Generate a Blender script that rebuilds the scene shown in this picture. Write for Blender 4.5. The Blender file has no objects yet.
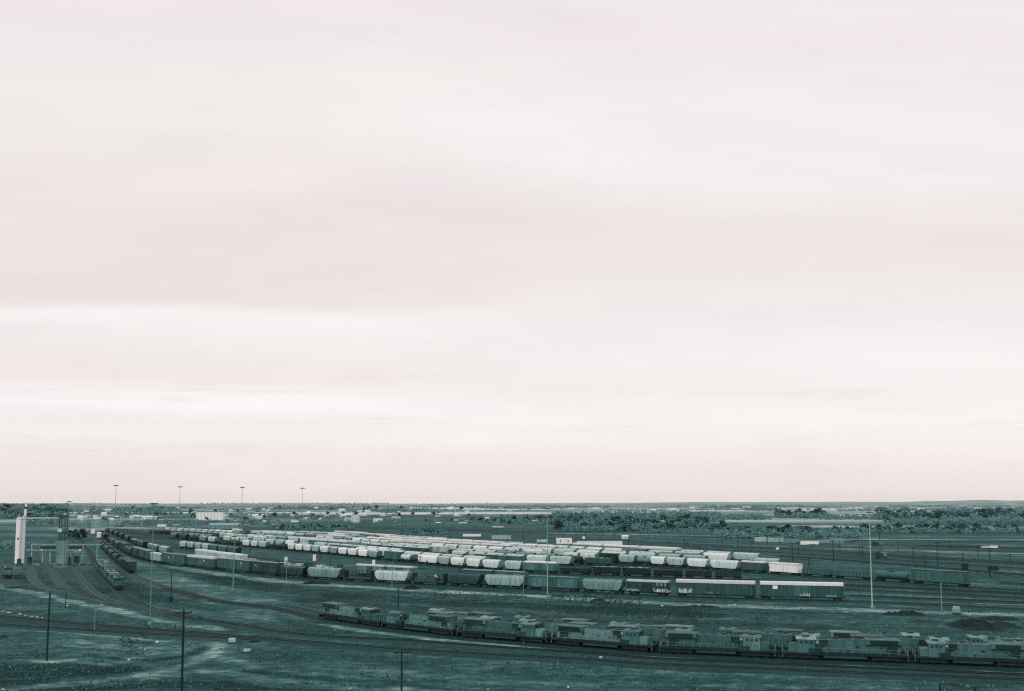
import bpy, math, random
import numpy as np
from mathutils import Vector, Matrix
random.seed(7); np.random.seed(7)
R = random.random
def U(a, b): return a + (b - a) * random.random()

sc = bpy.context.scene
COL = sc.collection
# ------------------------------------------------------------------ camera
F, H, PITCH, SHIFT = 950.0, 28.5, math.radians(5.0), 74.4
cam = bpy.data.cameras.new('camera'); camo = bpy.data.objects.new('camera', cam); COL.objects.link(camo)
camo.location = (0, 0, H); camo.rotation_euler = (math.pi / 2 + PITCH, 0, 0)
cam.sensor_width = 36; cam.lens = F / 1024 * 36; cam.shift_y = SHIFT / 1024
cam.clip_start = 1; cam.clip_end = 60000
sc.camera = camo
CP, SP = math.cos(PITCH), math.sin(PITCH)
def P(px, py, h=0.0):
    u = (px - 512) / F; v = -(py - (345.5 + SHIFT)) / F
    d = (u, CP - v * SP, SP + v * CP)
    t = (h - H) / d[2]
    return (d[0] * t, d[1] * t)
def PX(x, y, z=0.0):
    dz = z - H
    fz = y * CP + dz * SP; uy = -y * SP + dz * CP
    return 512 + F * x / fz, 345.5 + SHIFT - F * uy / fz
def at_dist(px, d):            # lateral position of a pixel column at distance d
    return (px - 512) / F * d

# ------------------------------------------------------------------ tones
STOPS = [(0, (9, 26, 27)), (.12, (22, 48, 48)), (.25, (37, 71, 71)), (.4, (59, 96, 96)), (.55, (104, 134, 131)),
         (.7, (161, 177, 174)), (.85, (207, 210, 208)), (1, (242, 236, 235))]
def s2l(c):
    c /= 255.0
    return c / 12.92 if c <= .04045 else ((c + .055) / 1.055) ** 2.4
def disp(t):
    t = min(max(t, 0), 1)
    for (a, ca), (b, cb) in zip(STOPS, STOPS[1:]):
        if t <= b:
            k = (t - a) / (b - a)
            return tuple(s2l(ca[i] + (cb[i] - ca[i]) * k) for i in range(3))
E_TOP = (1.08, 1.02, 1.02); E_SIDE = (.72, .69, .69)
def alb(t, e='side'):
    E = E_TOP if e == 'top' else E_SIDE
    return tuple(min(.86, c / k) for c, k in zip(disp(t), E)) + (1,)

class NT:
    def __init__(s, m):
        m.use_nodes = True; s.t = m.node_tree; s.t.nodes.clear()
    def n(s, typ, **kw):
        x = s.t.nodes.new(typ)
        for k, v in kw.items():
            if hasattr(x, k): setattr(x, k, v)
            else: x.inputs[k].default_value = v
        return x
    def l(s, a, b): s.t.links.new(a, b)
    def math(s, op, a, b=None, c=None):
        x = s.t.nodes.new('ShaderNodeMath'); x.operation = op
        for i, v in enumerate((a, b, c)):
            if v is None: continue
            if isinstance(v, (int, float)): x.inputs[i].default_value = v
            else: s.l(v, x.inputs[i])
        return x.outputs[0]
    def noise(s, vec, scale, detail=4, rough=.6):
        x = s.n('ShaderNodeTexNoise'); x.inputs['Scale'].default_value = scale
        x.inputs['Detail'].default_value = detail; x.inputs['Roughness'].default_value = rough
        s.l(vec, x.inputs['Vector']); return x.outputs[0]
    def tone(s, fac, e):
        x = s.n('ShaderNodeValToRGB'); cr = x.color_ramp
        ps = [0, .06, .12, .18, .25, .32, .4, .47, .55, .62, .7, .78, .85, .92, 1]
        cr.elements[0].position = 0; cr.elements[0].color = alb(0, e)
        cr.elements[1].position = 1; cr.elements[1].color = alb(1, e)
        for p in ps[1:-1]:
            el = cr.elements.new(p); el.color = alb(p, e)
        s.l(fac, x.inputs[0]); return x.outputs[0]
MATS = {}
def paint(t, e='side', dirt=.12, rough=.65, scale=.5):
    key = (round(t, 3), e, dirt, rough, scale)
    if key in MATS: return MATS[key]
    m = bpy.data.materials.new('weathered_paint'); N = NT(m)
    tc = N.n('ShaderNodeTexCoord'); oi = N.n('ShaderNodeObjectInfo')
    off = N.n('ShaderNodeVectorMath', operation='MULTIPLY_ADD')
    mp = N.n('ShaderNodeMapping'); mp.inputs['Scale'].default_value = (1, 1, .35)
    N.l(tc.outputs['Object'], mp.inputs['Vector'])
    cmb = N.n('ShaderNodeCombineXYZ'); r = N.math('MULTIPLY', oi.outputs['Random'], 91.0)
    for i in range(3): N.l(r, cmb.inputs[i])
    off.operation = 'ADD'; N.l(mp.outputs[0], off.inputs[0]); N.l(cmb.outputs[0], off.inputs[1])
    a = N.noise(off.outputs[0], scale, 5, .65); b = N.noise(off.outputs[0], scale * 7, 3, .7)
    v = N.math('ADD', N.math('MULTIPLY', N.math('SUBTRACT', a, .5), dirt * 2.2), N.math('MULTIPLY', N.math('SUBTRACT', b, .5), dirt * 1.4))
    rv = N.math('MULTIPLY', N.math('SUBTRACT', oi.outputs['Random'], .5), dirt * 1.0)
    fac = N.math('ADD', N.math('ADD', v, rv), t)
    bs = N.n('ShaderNodeBsdfPrincipled'); bs.inputs['Roughness'].default_value = rough
    bs.inputs['Specular IOR Level'].default_value = .25
    N.l(N.tone(fac, e), bs.inputs['Base Color'])
    o = N.n('ShaderNodeOutputMaterial'); N.l(bs.outputs[0], o.inputs[0])
    MATS[key] = m; return m
def leafmat(t, spread=.16):
    m = bpy.data.materials.new('foliage'); N = NT(m)
    tc = N.n('ShaderNodeTexCoord'); oi = N.n('ShaderNodeObjectInfo')
    a = N.noise(tc.outputs['Object'], .55, 4, .7)
    v = N.math('ADD', N.math('MULTIPLY', N.math('SUBTRACT', a, .5), spread * 2.4), N.math('MULTIPLY', N.math('SUBTRACT', oi.outputs['Random'], .5), spread * .9))
    bs = N.n('ShaderNodeBsdfPrincipled'); bs.inputs['Roughness'].default_value = .9; bs.inputs['Specular IOR Level'].default_value = .1
    N.l(N.tone(N.math('ADD', v, t), 'side'), bs.inputs['Base Color'])
    o = N.n('ShaderNodeOutputMaterial'); N.l(bs.outputs[0], o.inputs[0]); return m

# ------------------------------------------------------------------ mesh builder
class MB:
    def __init__(s): s.v = []; s.f = []; s.m = []; s.mats = []; s.mi = 0
    def mat(s, m):
        if m not in s.mats: s.mats.append(m)
        s.mi = s.mats.index(m); return s
    def add(s, vs, fs):
        o = len(s.v); s.v += [tuple(x) for x in vs]
        for f in fs: s.f.append(tuple(i + o for i in f)); s.m.append(s.mi)
        return s
    def box(s, x0, x1, y0, y1, z0, z1):
        return s.add([(x0,y0,z0),(x1,y0,z0),(x1,y1,z0),(x0,y1,z0),(x0,y0,z1),(x1,y0,z1),(x1,y1,z1),(x0,y1,z1)],
                     [(0,3,2,1),(4,5,6,7),(0,1,5,4),(1,2,6,5),(2,3,7,6),(3,0,4,7)])
    def loft(s, rings, cap=True, close=True):
        n = len(rings[0]); vs = [p for r in rings for p in r]; fs = []
        for k in range(len(rings) - 1):
            for i in range(n if close else n - 1):
                j = (i + 1) % n
                fs.append((k*n+i, k*n+j, (k+1)*n+j, (k+1)*n+i))
        if cap: fs += [tuple(range(n - 1, -1, -1)), tuple((len(rings)-1)*n + i for i in range(n))]
        return s.add(vs, fs)
    def tube(s, a, b, r0, r1=None, n=8):
        a, b = Vector(a), Vector(b); r1 = r0 if r1 is None else r1
        d = (b - a).normalized(); u = d.orthogonal().normalized(); w = d.cross(u)
        ring = lambda c, r: [tuple(c + (u * math.cos(6.28318*i/n) + w * math.sin(6.28318*i/n)) * r) for i in range(n)]
        return s.loft([ring(a, r0), ring(b, r1)])
    def prism(s, prof, x0, x1):     # profile in (y,z) extruded along x
        return s.loft([[(x0, y, z) for y, z in prof], [(x1, y, z) for y, z in prof]])
    def merge(s, o):
        for m_ in o.mats: s.mat(m_)
        base = len(s.v); s.v += o.v
        for f, mi in zip(o.f, o.m):
            s.f.append(tuple(i + base for i in f)); s.m.append(s.mats.index(o.mats[mi]))
        return s
    def build(s, name, parent=None, loc=None):
        me = bpy.data.meshes.new(name); me.from_pydata(s.v, [], s.f)
        for m_ in s.mats: me.materials.append(m_)
        me.polygons.foreach_set('material_index', s.m); me.update()
        o = bpy.data.objects.new(name, me); COL.objects.link(o)
        if parent: o.parent = parent
        if loc: o.location = loc
        return o
def empty(name, loc=(0, 0, 0), rz=0):
    o = bpy.data.objects.new(name, None); COL.objects.link(o); o.location = loc; o.rotation_euler = (0, 0, rz); o.empty_display_size = .5; return o
def tag(o, label=None, cat=None, group=None, kind=None):
    if label: o['label'] = label
    if cat: o['category'] = cat
    if group: o['group'] = group
    if kind: o['kind'] = kind
    return o
def copy_tree(o, parent=None):
    kids = KIDS.get(o.name_full) or list(o.children)
    c = o.copy(); COL.objects.link(c)
    if parent: c.parent = parent
    for k in kids: copy_tree(k, c)
    return c
KIDS = {}

# ------------------------------------------------------------------ paths along the ground
class Path:
    def __init__(s, px, step=1.0, off=0.0, world=False):
        pts = [Vector(p) if world else Vector(P(*p)) for p in px]
        ext = [2*pts[0]-pts[1]] + pts + [2*pts[-1]-pts[-2]]
        out = []
        for i in range(1, len(ext) - 2):
            p0, p1, p2, p3 = ext[i-1:i+3]
            t0 = 0; t1 = t0 + max(.01, (p1-p0).length**.5); t2 = t1 + max(.01, (p2-p1).length**.5); t3 = t2 + max(.01, (p3-p2).length**.5)
            n = max(2, int((p2 - p1).length / step))
            for k in range(n):
                t = t1 + (t2 - t1) * k / n
                A1 = p0*((t1-t)/(t1-t0)) + p1*((t-t0)/(t1-t0)); A2 = p1*((t2-t)/(t2-t1)) + p2*((t-t1)/(t2-t1)); A3 = p2*((t3-t)/(t3-t2)) + p3*((t-t2)/(t3-t2))
                B1 = A1*((t2-t)/(t2-t0)) + A2*((t-t0)/(t2-t0)); B2 = A2*((t3-t)/(t3-t1)) + A3*((t-t1)/(t3-t1))
                out.append(B1*((t2-t)/(t2-t1)) + B2*((t-t1)/(t2-t1)))
        out.append(pts[-1])
        a = np.array([(p.x, p.y) for p in out])
        if off:
            tg = np.gradient(a, axis=0); tg /= np.linalg.norm(tg, axis=1)[:, None]
            a = a + np.stack([-tg[:, 1], tg[:, 0]], 1) * off
        s.a = a
        s.s = np.concatenate([[0], np.cumsum(np.linalg.norm(np.diff(a, axis=0), axis=1))])
        s.px = np.array([PX(x, y)[0] for x, y in a])
    def at(s, t):
        return Vector((np.interp(t, s.s, s.a[:, 0]), np.interp(t, s.s, s.a[:, 1])))
    def loc(s, px):                       # arc length where the path passes pixel column px
        i = int(np.argmin(abs(s.px - px)))
        if i in (0, len(s.px) - 1) and abs(s.px[i] - px) > 1:
            k = 1 if i == 0 else len(s.px) - 1
            g = (s.px[k] - s.px[k-1]) / (s.s[k] - s.s[k-1])
            return s.s[i] + (px - s.px[i]) / g
        return s.s[i]
    def pose(s, t, half):
        def ex(u):
            if u < 0: return Vector(s.a[0]) + (Vector(s.a[1]) - Vector(s.a[0])).normalized() * u
            if u > s.s[-1]: return Vector(s.a[-1]) + (Vector(s.a[-1]) - Vector(s.a[-2])).normalized() * (u - s.s[-1])
            return s.at(u)
        p, q = ex(t - half), ex(t + half)
        d = q - p
        return (p + q) / 2, math.atan2(d.y, d.x)

# ------------------------------------------------------------------ soil: what the ground is made of
def vnoise(x, y, sc_, seed=0):
    rs = np.random.RandomState(seed); g = rs.rand(64, 64)
    x = x / sc_; y = y / sc_; xi = np.floor(x).astype(int); yi = np.floor(y).astype(int)
    fx = x - xi; fy = y - yi; fx = fx*fx*(3-2*fx); fy = fy*fy*(3-2*fy)
    G = lambda a, b: g[a % 64, b % 64]
    return (G(xi, yi)*(1-fx)+G(xi+1, yi)*fx)*(1-fy) + (G(xi, yi+1)*(1-fx)+G(xi+1, yi+1)*fx)*fy
def axis(fine, far, step0, grow):
    pos = [0.0]; st = step0
    while pos[-1] < far:
        if pos[-1] > fine: st *= grow
        pos.append(pos[-1] + st)
    return pos
xp = axis(340, 17000, 1.25, 1.012)
xs = np.array([-v for v in xp[:0:-1]] + xp)
ys = [-16000, -6000, -2000, -600, -200, 0, 60, 110, 125]
y_ = 132.0
while y_ < 17000:
    ys.append(y_); y_ += min(max(y_ * y_ / 120000, .75), 400)
ys = np.array(ys)
GX, GY = np.meshgrid(xs, ys)
soil = np.zeros(GX.shape)
wob = (vnoise(GX, GY, 9, 1) - .5) * 1.0 + (vnoise(GX, GY, 3.1, 2) - .5) * .6
brk = np.clip(.35 + 1.3 * (vnoise(GX, GY, 11, 3) * .45 + vnoise(GX, GY, 3.2, 4) * .55), .45, 1.4)
def stroke(px, w, amt, soft=.6, wobble=1.0, fade=True):
    soft *= .75
    pa = Path(px, 4.0).a; dm = float(np.mean([P(*q_)[1] for q_ in px]))
    if dm > 1200: amt *= .62
    if dm > 420: w = min(w * (dm / 400) ** 1.2 * 1.6, 2.4 * dm * dm / 27075)
    best = np.full(GX.shape, 1e9)
    m = w * (1 + soft) + 6
    x0, x1 = pa[:, 0].min() - m, pa[:, 0].max() + m; y0, y1 = pa[:, 1].min() - m, pa[:, 1].max() + m
    ix = slice(*np.searchsorted(xs, [x0, x1])); iy = slice(*np.searchsorted(ys, [y0, y1]))
    X, Y = GX[iy, ix], GY[iy, ix]
    if X.size == 0: return
    b = np.full(X.shape, 1e9)
    for (ax, ay), (bx, by) in zip(pa[:-1], pa[1:]):
        dx, dy = bx - ax, by - ay; L2 = dx*dx + dy*dy + 1e-9
        t = np.clip(((X-ax)*dx + (Y-ay)*dy) / L2, 0, 1)
        b = np.minimum(b, np.hypot(X-ax-t*dx, Y-ay-t*dy))
    b = b + wob[iy, ix] * min(w * .5, 3) * wobble
    k = np.clip(1 - (b - w/2 * (1-soft*.5)) / (w * .5 * soft + .4), 0, 1); k = k*k*(3-2*k)
    soil[iy, ix] += amt * k * (brk[iy, ix] if fade else 1)
def seg(*a): return [(a[i], a[i+1]) for i in range(0, len(a), 2)]
ROAD = seg(170,566, 200,571, 240,577, 300,583, 350,586, 400,589, 480,593.2, 560,597.5, 650,602.5, 720,605.5, 800,608, 870,610, 1040,615.5)
STROKES = [
 (seg(-20,581, 0,586, 30,592, 60,599, 100,607, 140,616, 180,623, 220,629), 4, .55, .6),
 (seg(-30,693, 0,690, 60,683.5, 120,677.5, 150,673, 180,667, 200,659, 214,649, 218,641, 206,635.5), 3.0, .34, .5, .5, False),
 (seg(140,672, 180,666, 212,661), 8, .08, 1), (seg(72,659.5, 95,662.5, 125,668), 1.1, .28, .5), (seg(218,650, 226,660, 250,668), 3, .1, .8),
 (seg(60,641, 110,645, 165,650), 7, .12, 1), (seg(60,650, 110,654, 150,656.5), 4, .14, .9),
 (seg(0,628.5, 60,632, 100,635, 130,637.5, 165,641), 1.6, .42, .5),
 (seg(150,676, 200,671, 260,677.5, 330,684, 400,689, 450,693), 4.5, .30, .8),
 (seg(222,652, 240,663, 300,672, 360,677), 3, .16, .8),
 (seg(150,664, 190,662, 230,668), 9, .08, 1),
 (ROAD, 8.5, .62, .5, .6, False),
 (seg(112,550, 125,563, 150,574, 180,583, 215,592, 242,600), 20, .30, .6),
 (seg(150,586, 200,598, 260,608, 330,620), 7, .16, 1),
 (seg(100,600, 150,606, 190,613, 250,619), 5, .12, 1),
 (seg(235,612, 250,615, 275,621), 6, .28, 1),
 (seg(323,624.5, 385,633, 459,641.3, 552,649.6, 610,654.2, 658,658, 779,663.6, 911,668.9, 1040,674), 3.2, .85, .5, .5, False),
 (seg(323,645, 405,654, 500,660, 595,665, 640,668.5, 740,672.5, 830,676.5, 1040,685), 3, .14, .9),
 (seg(838,612, 870,612.5), 3, .45, .6), (seg(842,617.5, 870,617.5), 1.6, .5, .6), (seg(700,617.5, 740,618.5), 2.5, .28, .8), (seg(690,611, 715,612), 2, .3, .8),
 (seg(880,617, 950,619, 1030,622), 7, .16, 1), (seg(990,611, 1030,613), 5, .3, .8),
 (seg(846,594, 1040,600), 1.3, .42, .5), (seg(846,599.2, 1040,605.5), 1.6, .40, .5), (seg(930,588.5, 1040,594), 1.3, .40, .5), (seg(965,583, 1040,587), 3, .26, .8), (seg(850,604.5, 1040,610.5), 1.5, .28, .5),
 (seg(210,655, 300,664, 400,672, 520,681, 640,687), 6, .14, 1), (seg(560,683, 700,685, 900,689), 4, .18, 1), (seg(70,643, 130,648, 165,652), 6, .16, 1),
 (seg(27,659, 50,661.5, 72,659), 2.4, .35, .8),
 (seg(150,653, 120,661, 60,668), 2, .12, 1),
 (seg(0,606, 60,611, 130,620), 4, .12, 1),
 # dark ground
 (seg(212,577, 240,584, 300,591, 380,598, 460,603.5, 600,609.5, 700,614), 15, -.40, .7), (seg(180,570, 215,576, 250,581), 7, -.26, .9),
 (seg(240,593, 300,599, 380,606, 460,612, 600,620, 720,624, 860,629, 1040,634), 10, -.20, 1),
 (seg(610,607, 640,608.5), 4, -.32, .6), (seg(560,600, 640,606, 700,610), 3, -.22, .8),
 (seg(660,606.5, 720,609, 790,611.5, 850,614), 2.2, -.34, .7), (seg(740,612, 800,613.5), 2, -.3, .8), (seg(838,611, 845,615, 875,617.5), 1.2, -.45, .5),
 (seg(-20,668, 60,666.5, 122,669), 6, -.36, .7), (seg(-20,676, 60,673, 108,671), 7, -.36, .7), (seg(-20,684, 45,679.5), 5, -.34, .7), (seg(-20,658, 30,656), 7, -.16, 1), (seg(0,637, 60,642, 130,652, 165,658), 2, -.14, 1),
 (seg(88,654.5, 130,659, 165,659, 190,654, 205,647), 1.6, -.40, .6), (seg(125,641, 150,643), 2, -.4, .7),
 (seg(50,692, 110,686.5, 160,684, 220,686, 270,690, 330,694), 5, -.40, .7), (seg(235,655, 270,658, 300,661), 4, -.22, 1), (seg(250,672, 330,680, 380,686), 3, -.25, .9),
 (seg(260,650, 330,656, 400,661), 4, -.16, 1), (seg(620,686, 760,690, 900,693), 4, -.2, 1), (seg(800,683, 900,686), 3, -.14, 1),
 (seg(100,563, 120,575, 150,588), 8, -.14, 1), (seg(0,575, 50,583, 100,592), 12, -.12, 1), (seg(140,588, 180,592), 4, -.16, 1),
 (seg(150,597, 190,606, 240,613, 330,627, 430,638), 4, -.14, 1),
 (seg(850,591, 1040,597), 3, -.22, .8), (seg(846,597, 1040,602.5), 3, -.24, .8), (seg(850,587, 1040,592), 4, -.18, .8), (seg(860,607, 1040,613), 2.2, -.15, .8),
 (seg(430,596, 600,604, 700,608), 2.5, -.12, 1),
 # the yard behind
 (seg(560,535, 700,538, 860,541, 1040,546), 3, .2, .6), (seg(620,540, 760,544.5, 900,550, 1040,556), 2.4, -.3, .6), (seg(700,547, 850,553, 1040,562), 2, .26, .5), (seg(800,560, 900,566, 1040,575), 1.6, .3, .5), (seg(820,565, 900,570, 980,575), 2, -.3, .6),
 (seg(740,556, 850,562.5, 1040,575), 1.6, -.3, .5), (seg(880,556, 960,560, 1040,565), 2, -.34, .6), (seg(975,573, 1040,577.5), 2.5, -.55, .5), (seg(980,580, 1040,583), 2, .34, .6), (seg(850,600, 1040,607), 1.6, -.3, .5),
 (seg(925,545.5, 985,548), 4, -.6, .6), (seg(870,559.5, 890,560), 4, -.4, .7), (seg(640,531, 720,533, 860,537), 8, .16, .7), (seg(560,533.5, 660,536), 6, .16, .7),
 (seg(690,546, 800,550, 900,556, 1040,564), 10, -.30, .9), (seg(690,552, 800,558, 900,565, 1040,573), 5, .26, .7), (seg(840,549, 940,552, 1040,556), 8, .30, .8),
 (seg(700,542, 850,547, 1040,552), 6, -.16, .9), (seg(850,541, 1040,542), 7, .35, .7), (seg(880,544.6, 950,547, 1040,550), 5, -.26, .8), (seg(960,556.5, 1040,558), 4, .34, .6), (seg(860,573, 1040,581), 6, .1, .9),
 (seg(640,541, 760,545, 850,549), 5, .20, .8), (seg(560,536, 700,539, 800,540), 6, .18, .8),
 (seg(120,536, 200,540, 300,546, 400,553, 540,563, 700,571), 60, -.16, 1), (seg(170,556, 260,566, 400,577, 560,588), 10, -.22, .9),
 (seg(260,556, 340,562, 450,571, 560,580, 760,590), 5, -.18, .9),
 (seg(60,515, 110,521, 140,524), 24, .5, .8), (seg(90,527, 130,531), 25, .35, .8), (seg(110,529, 170,527, 240,526), 15, .35, .8), (seg(75,509.5, 110,512), 40, .7, .7),
 (seg(380,512, 480,513, 560,513), 50, .7, .5), (seg(420,524, 560,527), 26, .28, .8), (seg(360,520, 460,521), 40, -.25, .9), (seg(300,519, 560,531), 50, -.2, 1), (seg(300,526, 470,530.5), 10, -.3, .8),
 (seg(720,511.5, 790,511.5), 70, .75, .5), (seg(690,520, 850,522.5), 26, .5, .6), (seg(815,526, 870,528, 900,527.5), 16, .8, .5), (seg(860,526.5, 985,527), 18, .6, .5), (seg(975,528.5, 1040,529.5), 16, .95, .5), (seg(905,512.3, 958,512), 60, .7, .5), (seg(925,516, 962,515.5), 36, .6, .6), (seg(800,519, 860,520), 26, .5, .6),
 (seg(500,508.8, 640,508.8), 130, .6, .6), (seg(640,508.3, 1040,507), 200, .6, .6), (seg(60,507, 300,507), 150, .4, .7), (seg(120,518, 300,520), 24, .35, .9), (seg(150,512, 330,513), 50, .3, .9),
 (seg(840,539.3, 1040,539.8), 7, .7, .5), (seg(560,533, 700,535.5, 860,538.6), 7, .5, .6), (seg(845,541.6, 1040,542.4), 4, -.4, .6), (seg(845,546, 900,548.5, 950,551.5, 1040,553), 9, .55, .8), (seg(690,537, 845,541), 5, -.25, .7), (seg(900,536, 1040,537), 8, .2, .8),
 (seg(930,545.5, 975,546.8), 7, -.8, .6), (seg(975,547.5, 1040,548.5), 6, -.4, .7), (seg(860,532, 1010,533), 12, -.4, .8), (seg(0,520.5, 12,521.5), 14, .9, .6), (seg(20,534, 60,536), 16, .3, .9), (seg(0,541, 20,543), 10, .3, .8), (seg(0,527, 60,530), 16, .2, .9),
 (seg(30,566, 80,566.5), 4, .14, .9), (seg(8,570, 28,571), 7, .3, .8), (seg(80,549, 92,563), 5, .28, .7),
]
for s_ in STROKES: stroke(*s_)
soil = np.where(soil > .6, .6 + .25 * (soil - .6), soil)
# strips of crops and pasture on the plain
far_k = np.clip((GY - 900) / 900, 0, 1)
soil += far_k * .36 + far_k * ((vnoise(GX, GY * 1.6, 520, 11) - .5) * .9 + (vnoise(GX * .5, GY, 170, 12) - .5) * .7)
soil += (1 - far_k) * ((vnoise(GX, GY, 38, 13) - .5) * .22 + (vnoise(GX * .6, GY, 11, 14) - .5) * .22)
relief = ((vnoise(GX, GY, 17, 21) - .5) * .25 + (vnoise(GX, GY, 5, 22) - .5) * .12) * (GY < 900)
nv = GX.size; ny, nx = GX.shape
co = np.stack([GX, GY, relief - .06], -1).reshape(-1, 3)
me = bpy.data.meshes.new('ground')
idx = np.arange(nv).reshape(ny, nx)
q = np.stack([idx[:-1, :-1], idx[:-1, 1:], idx[1:, 1:], idx[1:, :-1]], -1).reshape(-1, 4)
me.vertices.add(nv); me.vertices.foreach_set('co', co.astype(np.float32).ravel())
me.loops.add(q.size); me.loops.foreach_set('vertex_index', q.astype(np.int32).ravel())
me.polygons.add(len(q)); me.polygons.foreach_set('loop_start', np.arange(0, q.size, 4, dtype=np.int32))
me.update(calc_edges=True)
at_ = me.attributes.new('soil', 'FLOAT', 'POINT'); at_.data.foreach_set('value', soil.astype(np.float32).ravel())
ground = bpy.data.objects.new('ground', me); COL.objects.link(ground); tag(ground, kind='structure')
def groundmat():
    m = bpy.data.materials.new('dry_grass_and_gravel'); N = NT(m)
    at = N.n('ShaderNodeAttribute', attribute_name='soil'); tc = N.n('ShaderNodeTexCoord')
    mp = N.n('ShaderNodeMapping'); mp.inputs['Scale'].default_value = (.7, 1, 1); mp.inputs['Rotation'].default_value = (0, 0, .35); N.l(tc.outputs['Object'], mp.inputs[0])
    v = mp.outputs[0]
    n1 = N.noise(v, .03, 6, .62); n2 = N.noise(v, .11, 6, .68); n3 = N.noise(v, .42, 5, .7); n4 = N.noise(v, .0055, 6, .66)
    k = N.math('ADD', .45, N.math('MULTIPLY', N.math('ADD', n2, n3), .55))
    t = N.math('MULTIPLY_ADD', N.math('MULTIPLY', at.outputs['Fac'], k), .40, .312)
    for n, k in ((n1, .22), (n2, .40), (n3, .80), (n4, .20)):
        t = N.math('ADD', t, N.math('MULTIPLY', N.math('SUBTRACT', n, .5), k))
    t = N.math('MAXIMUM', t, .1)
    bs = N.n('ShaderNodeBsdfPrincipled'); bs.inputs['Roughness'].default_value = .95; bs.inputs['Specular IOR Level'].default_value = .05
    N.l(N.tone(t, 'top'), bs.inputs['Base Color'])
    o = N.n('ShaderNodeOutputMaterial'); N.l(bs.outputs[0], o.inputs[0]); return m
me.materials.append(groundmat())

# ------------------------------------------------------------------ far hills
def ridge(D, prof, depth, t, name):
    px = [a for a, b in prof]; hh = [b for a, b in prof]
    n = 260; rings = []
    for k, (dd, hf) in enumerate(((-depth, 0), (-depth * .45, .55), (0, 1), (depth * .8, .5), (depth * 1.6, -.1))):
        ring = []
        for i in range(n):
            x = -150 + 1330 * i / (n - 1)
            hgt = (np.interp(x, px, hh)) * D / F + H
            hgt += (vnoise(np.array([x * 1.0]), np.array([D * .01 + 3.0 * k]), 21, 5)[0] - .5) * 9 + (vnoise(np.array([x * 1.0]), np.array([D * .01]), 6, 6)[0] - .5) * 4
            d = D + dd
            ring.append((at_dist(x, d), d, max(hgt * hf, -1)))
        rings.append(ring)
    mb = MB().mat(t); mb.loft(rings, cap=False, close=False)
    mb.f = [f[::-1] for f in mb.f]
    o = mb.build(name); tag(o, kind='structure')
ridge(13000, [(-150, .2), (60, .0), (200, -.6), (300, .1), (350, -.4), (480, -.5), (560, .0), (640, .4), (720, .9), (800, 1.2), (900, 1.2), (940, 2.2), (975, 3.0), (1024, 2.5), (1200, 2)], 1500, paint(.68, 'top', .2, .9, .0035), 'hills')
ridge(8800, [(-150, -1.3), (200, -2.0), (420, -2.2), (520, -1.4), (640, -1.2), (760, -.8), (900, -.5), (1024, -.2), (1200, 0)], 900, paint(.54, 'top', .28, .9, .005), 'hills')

# ------------------------------------------------------------------ railway tracks
M_BAL = paint(.30, 'top', .16, .95, .8); M_BAL_L = paint(.36, 'top', .15, .95, .8); M_BAL_D = paint(.20, 'top', .14, .95, .8)
M_RAIL = paint(.13, 'top', .08, .4); M_RAIL_L = paint(.4, 'top', .1, .35); M_TIE = paint(.25, 'top', .1, .9)
track_i = [0]
def sweep(mb, a, prof):
    tg = np.gradient(a, axis=0); tg /= np.linalg.norm(tg, axis=1)[:, None]; nm = np.stack([-tg[:, 1], tg[:, 0]], 1)
    mb.loft([[(x + n0*o, y + n1*o, z) for o, z in prof] for (x, y), (n0, n1) in zip(a, nm)])
TRK = []
def track(path, bal=M_BAL, w=1.75, sleepers=False, rail=M_RAIL, rw=.05):
    TRK.append(path.a)
    i = track_i[0]; track_i[0] += 1; dz = .003 * i
    st = max(1, int(3 / max(.3, path.s[-1] / len(path.a))))
    a = path.a[::st]
    mb = MB().mat(bal); sweep(mb, a, [(w + .9, -.15), (w, .26 + dz), (-w, .26 + dz), (-w - .9, -.15)][::-1])
    o = mb.build('railway_track'); tag(o, kind='structure')
    r = MB().mat(rail)
    for s_ in (-.75, .75):
        sweep(r, a, [(s_ + rw, .27 + dz), (s_ + rw, .45 + dz), (s_ - rw, .45 + dz), (s_ - rw, .27 + dz)][::-1])
    r.build('rails', o)
    if sleepers:
        s_ = MB().mat(M_TIE); L = path.s[-1]; u = 0
        while u < L:
            (p, ang) = path.pose(u, .3); c, sn = math.cos(ang), math.sin(ang)
            hx, hy = .13, 1.3
            cs = [(p.x + dx*c - dy*sn, p.y + dx*sn + dy*c) for dx, dy in ((-hx,-hy),(hx,-hy),(hx,hy),(-hx,hy))]
            z0, z1 = .2, .30 + dz
            s_.add([(x, y, z0) for x, y in cs] + [(x, y, z1) for x, y in cs], [(4,5,6,7),(0,1,5,4),(1,2,6,5),(2,3,7,6),(3,0,4,7)])
            u += .62
        s_.build('sleepers', o)
    return o

ZT = .44
ZW = .92; ZL = .86
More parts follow.
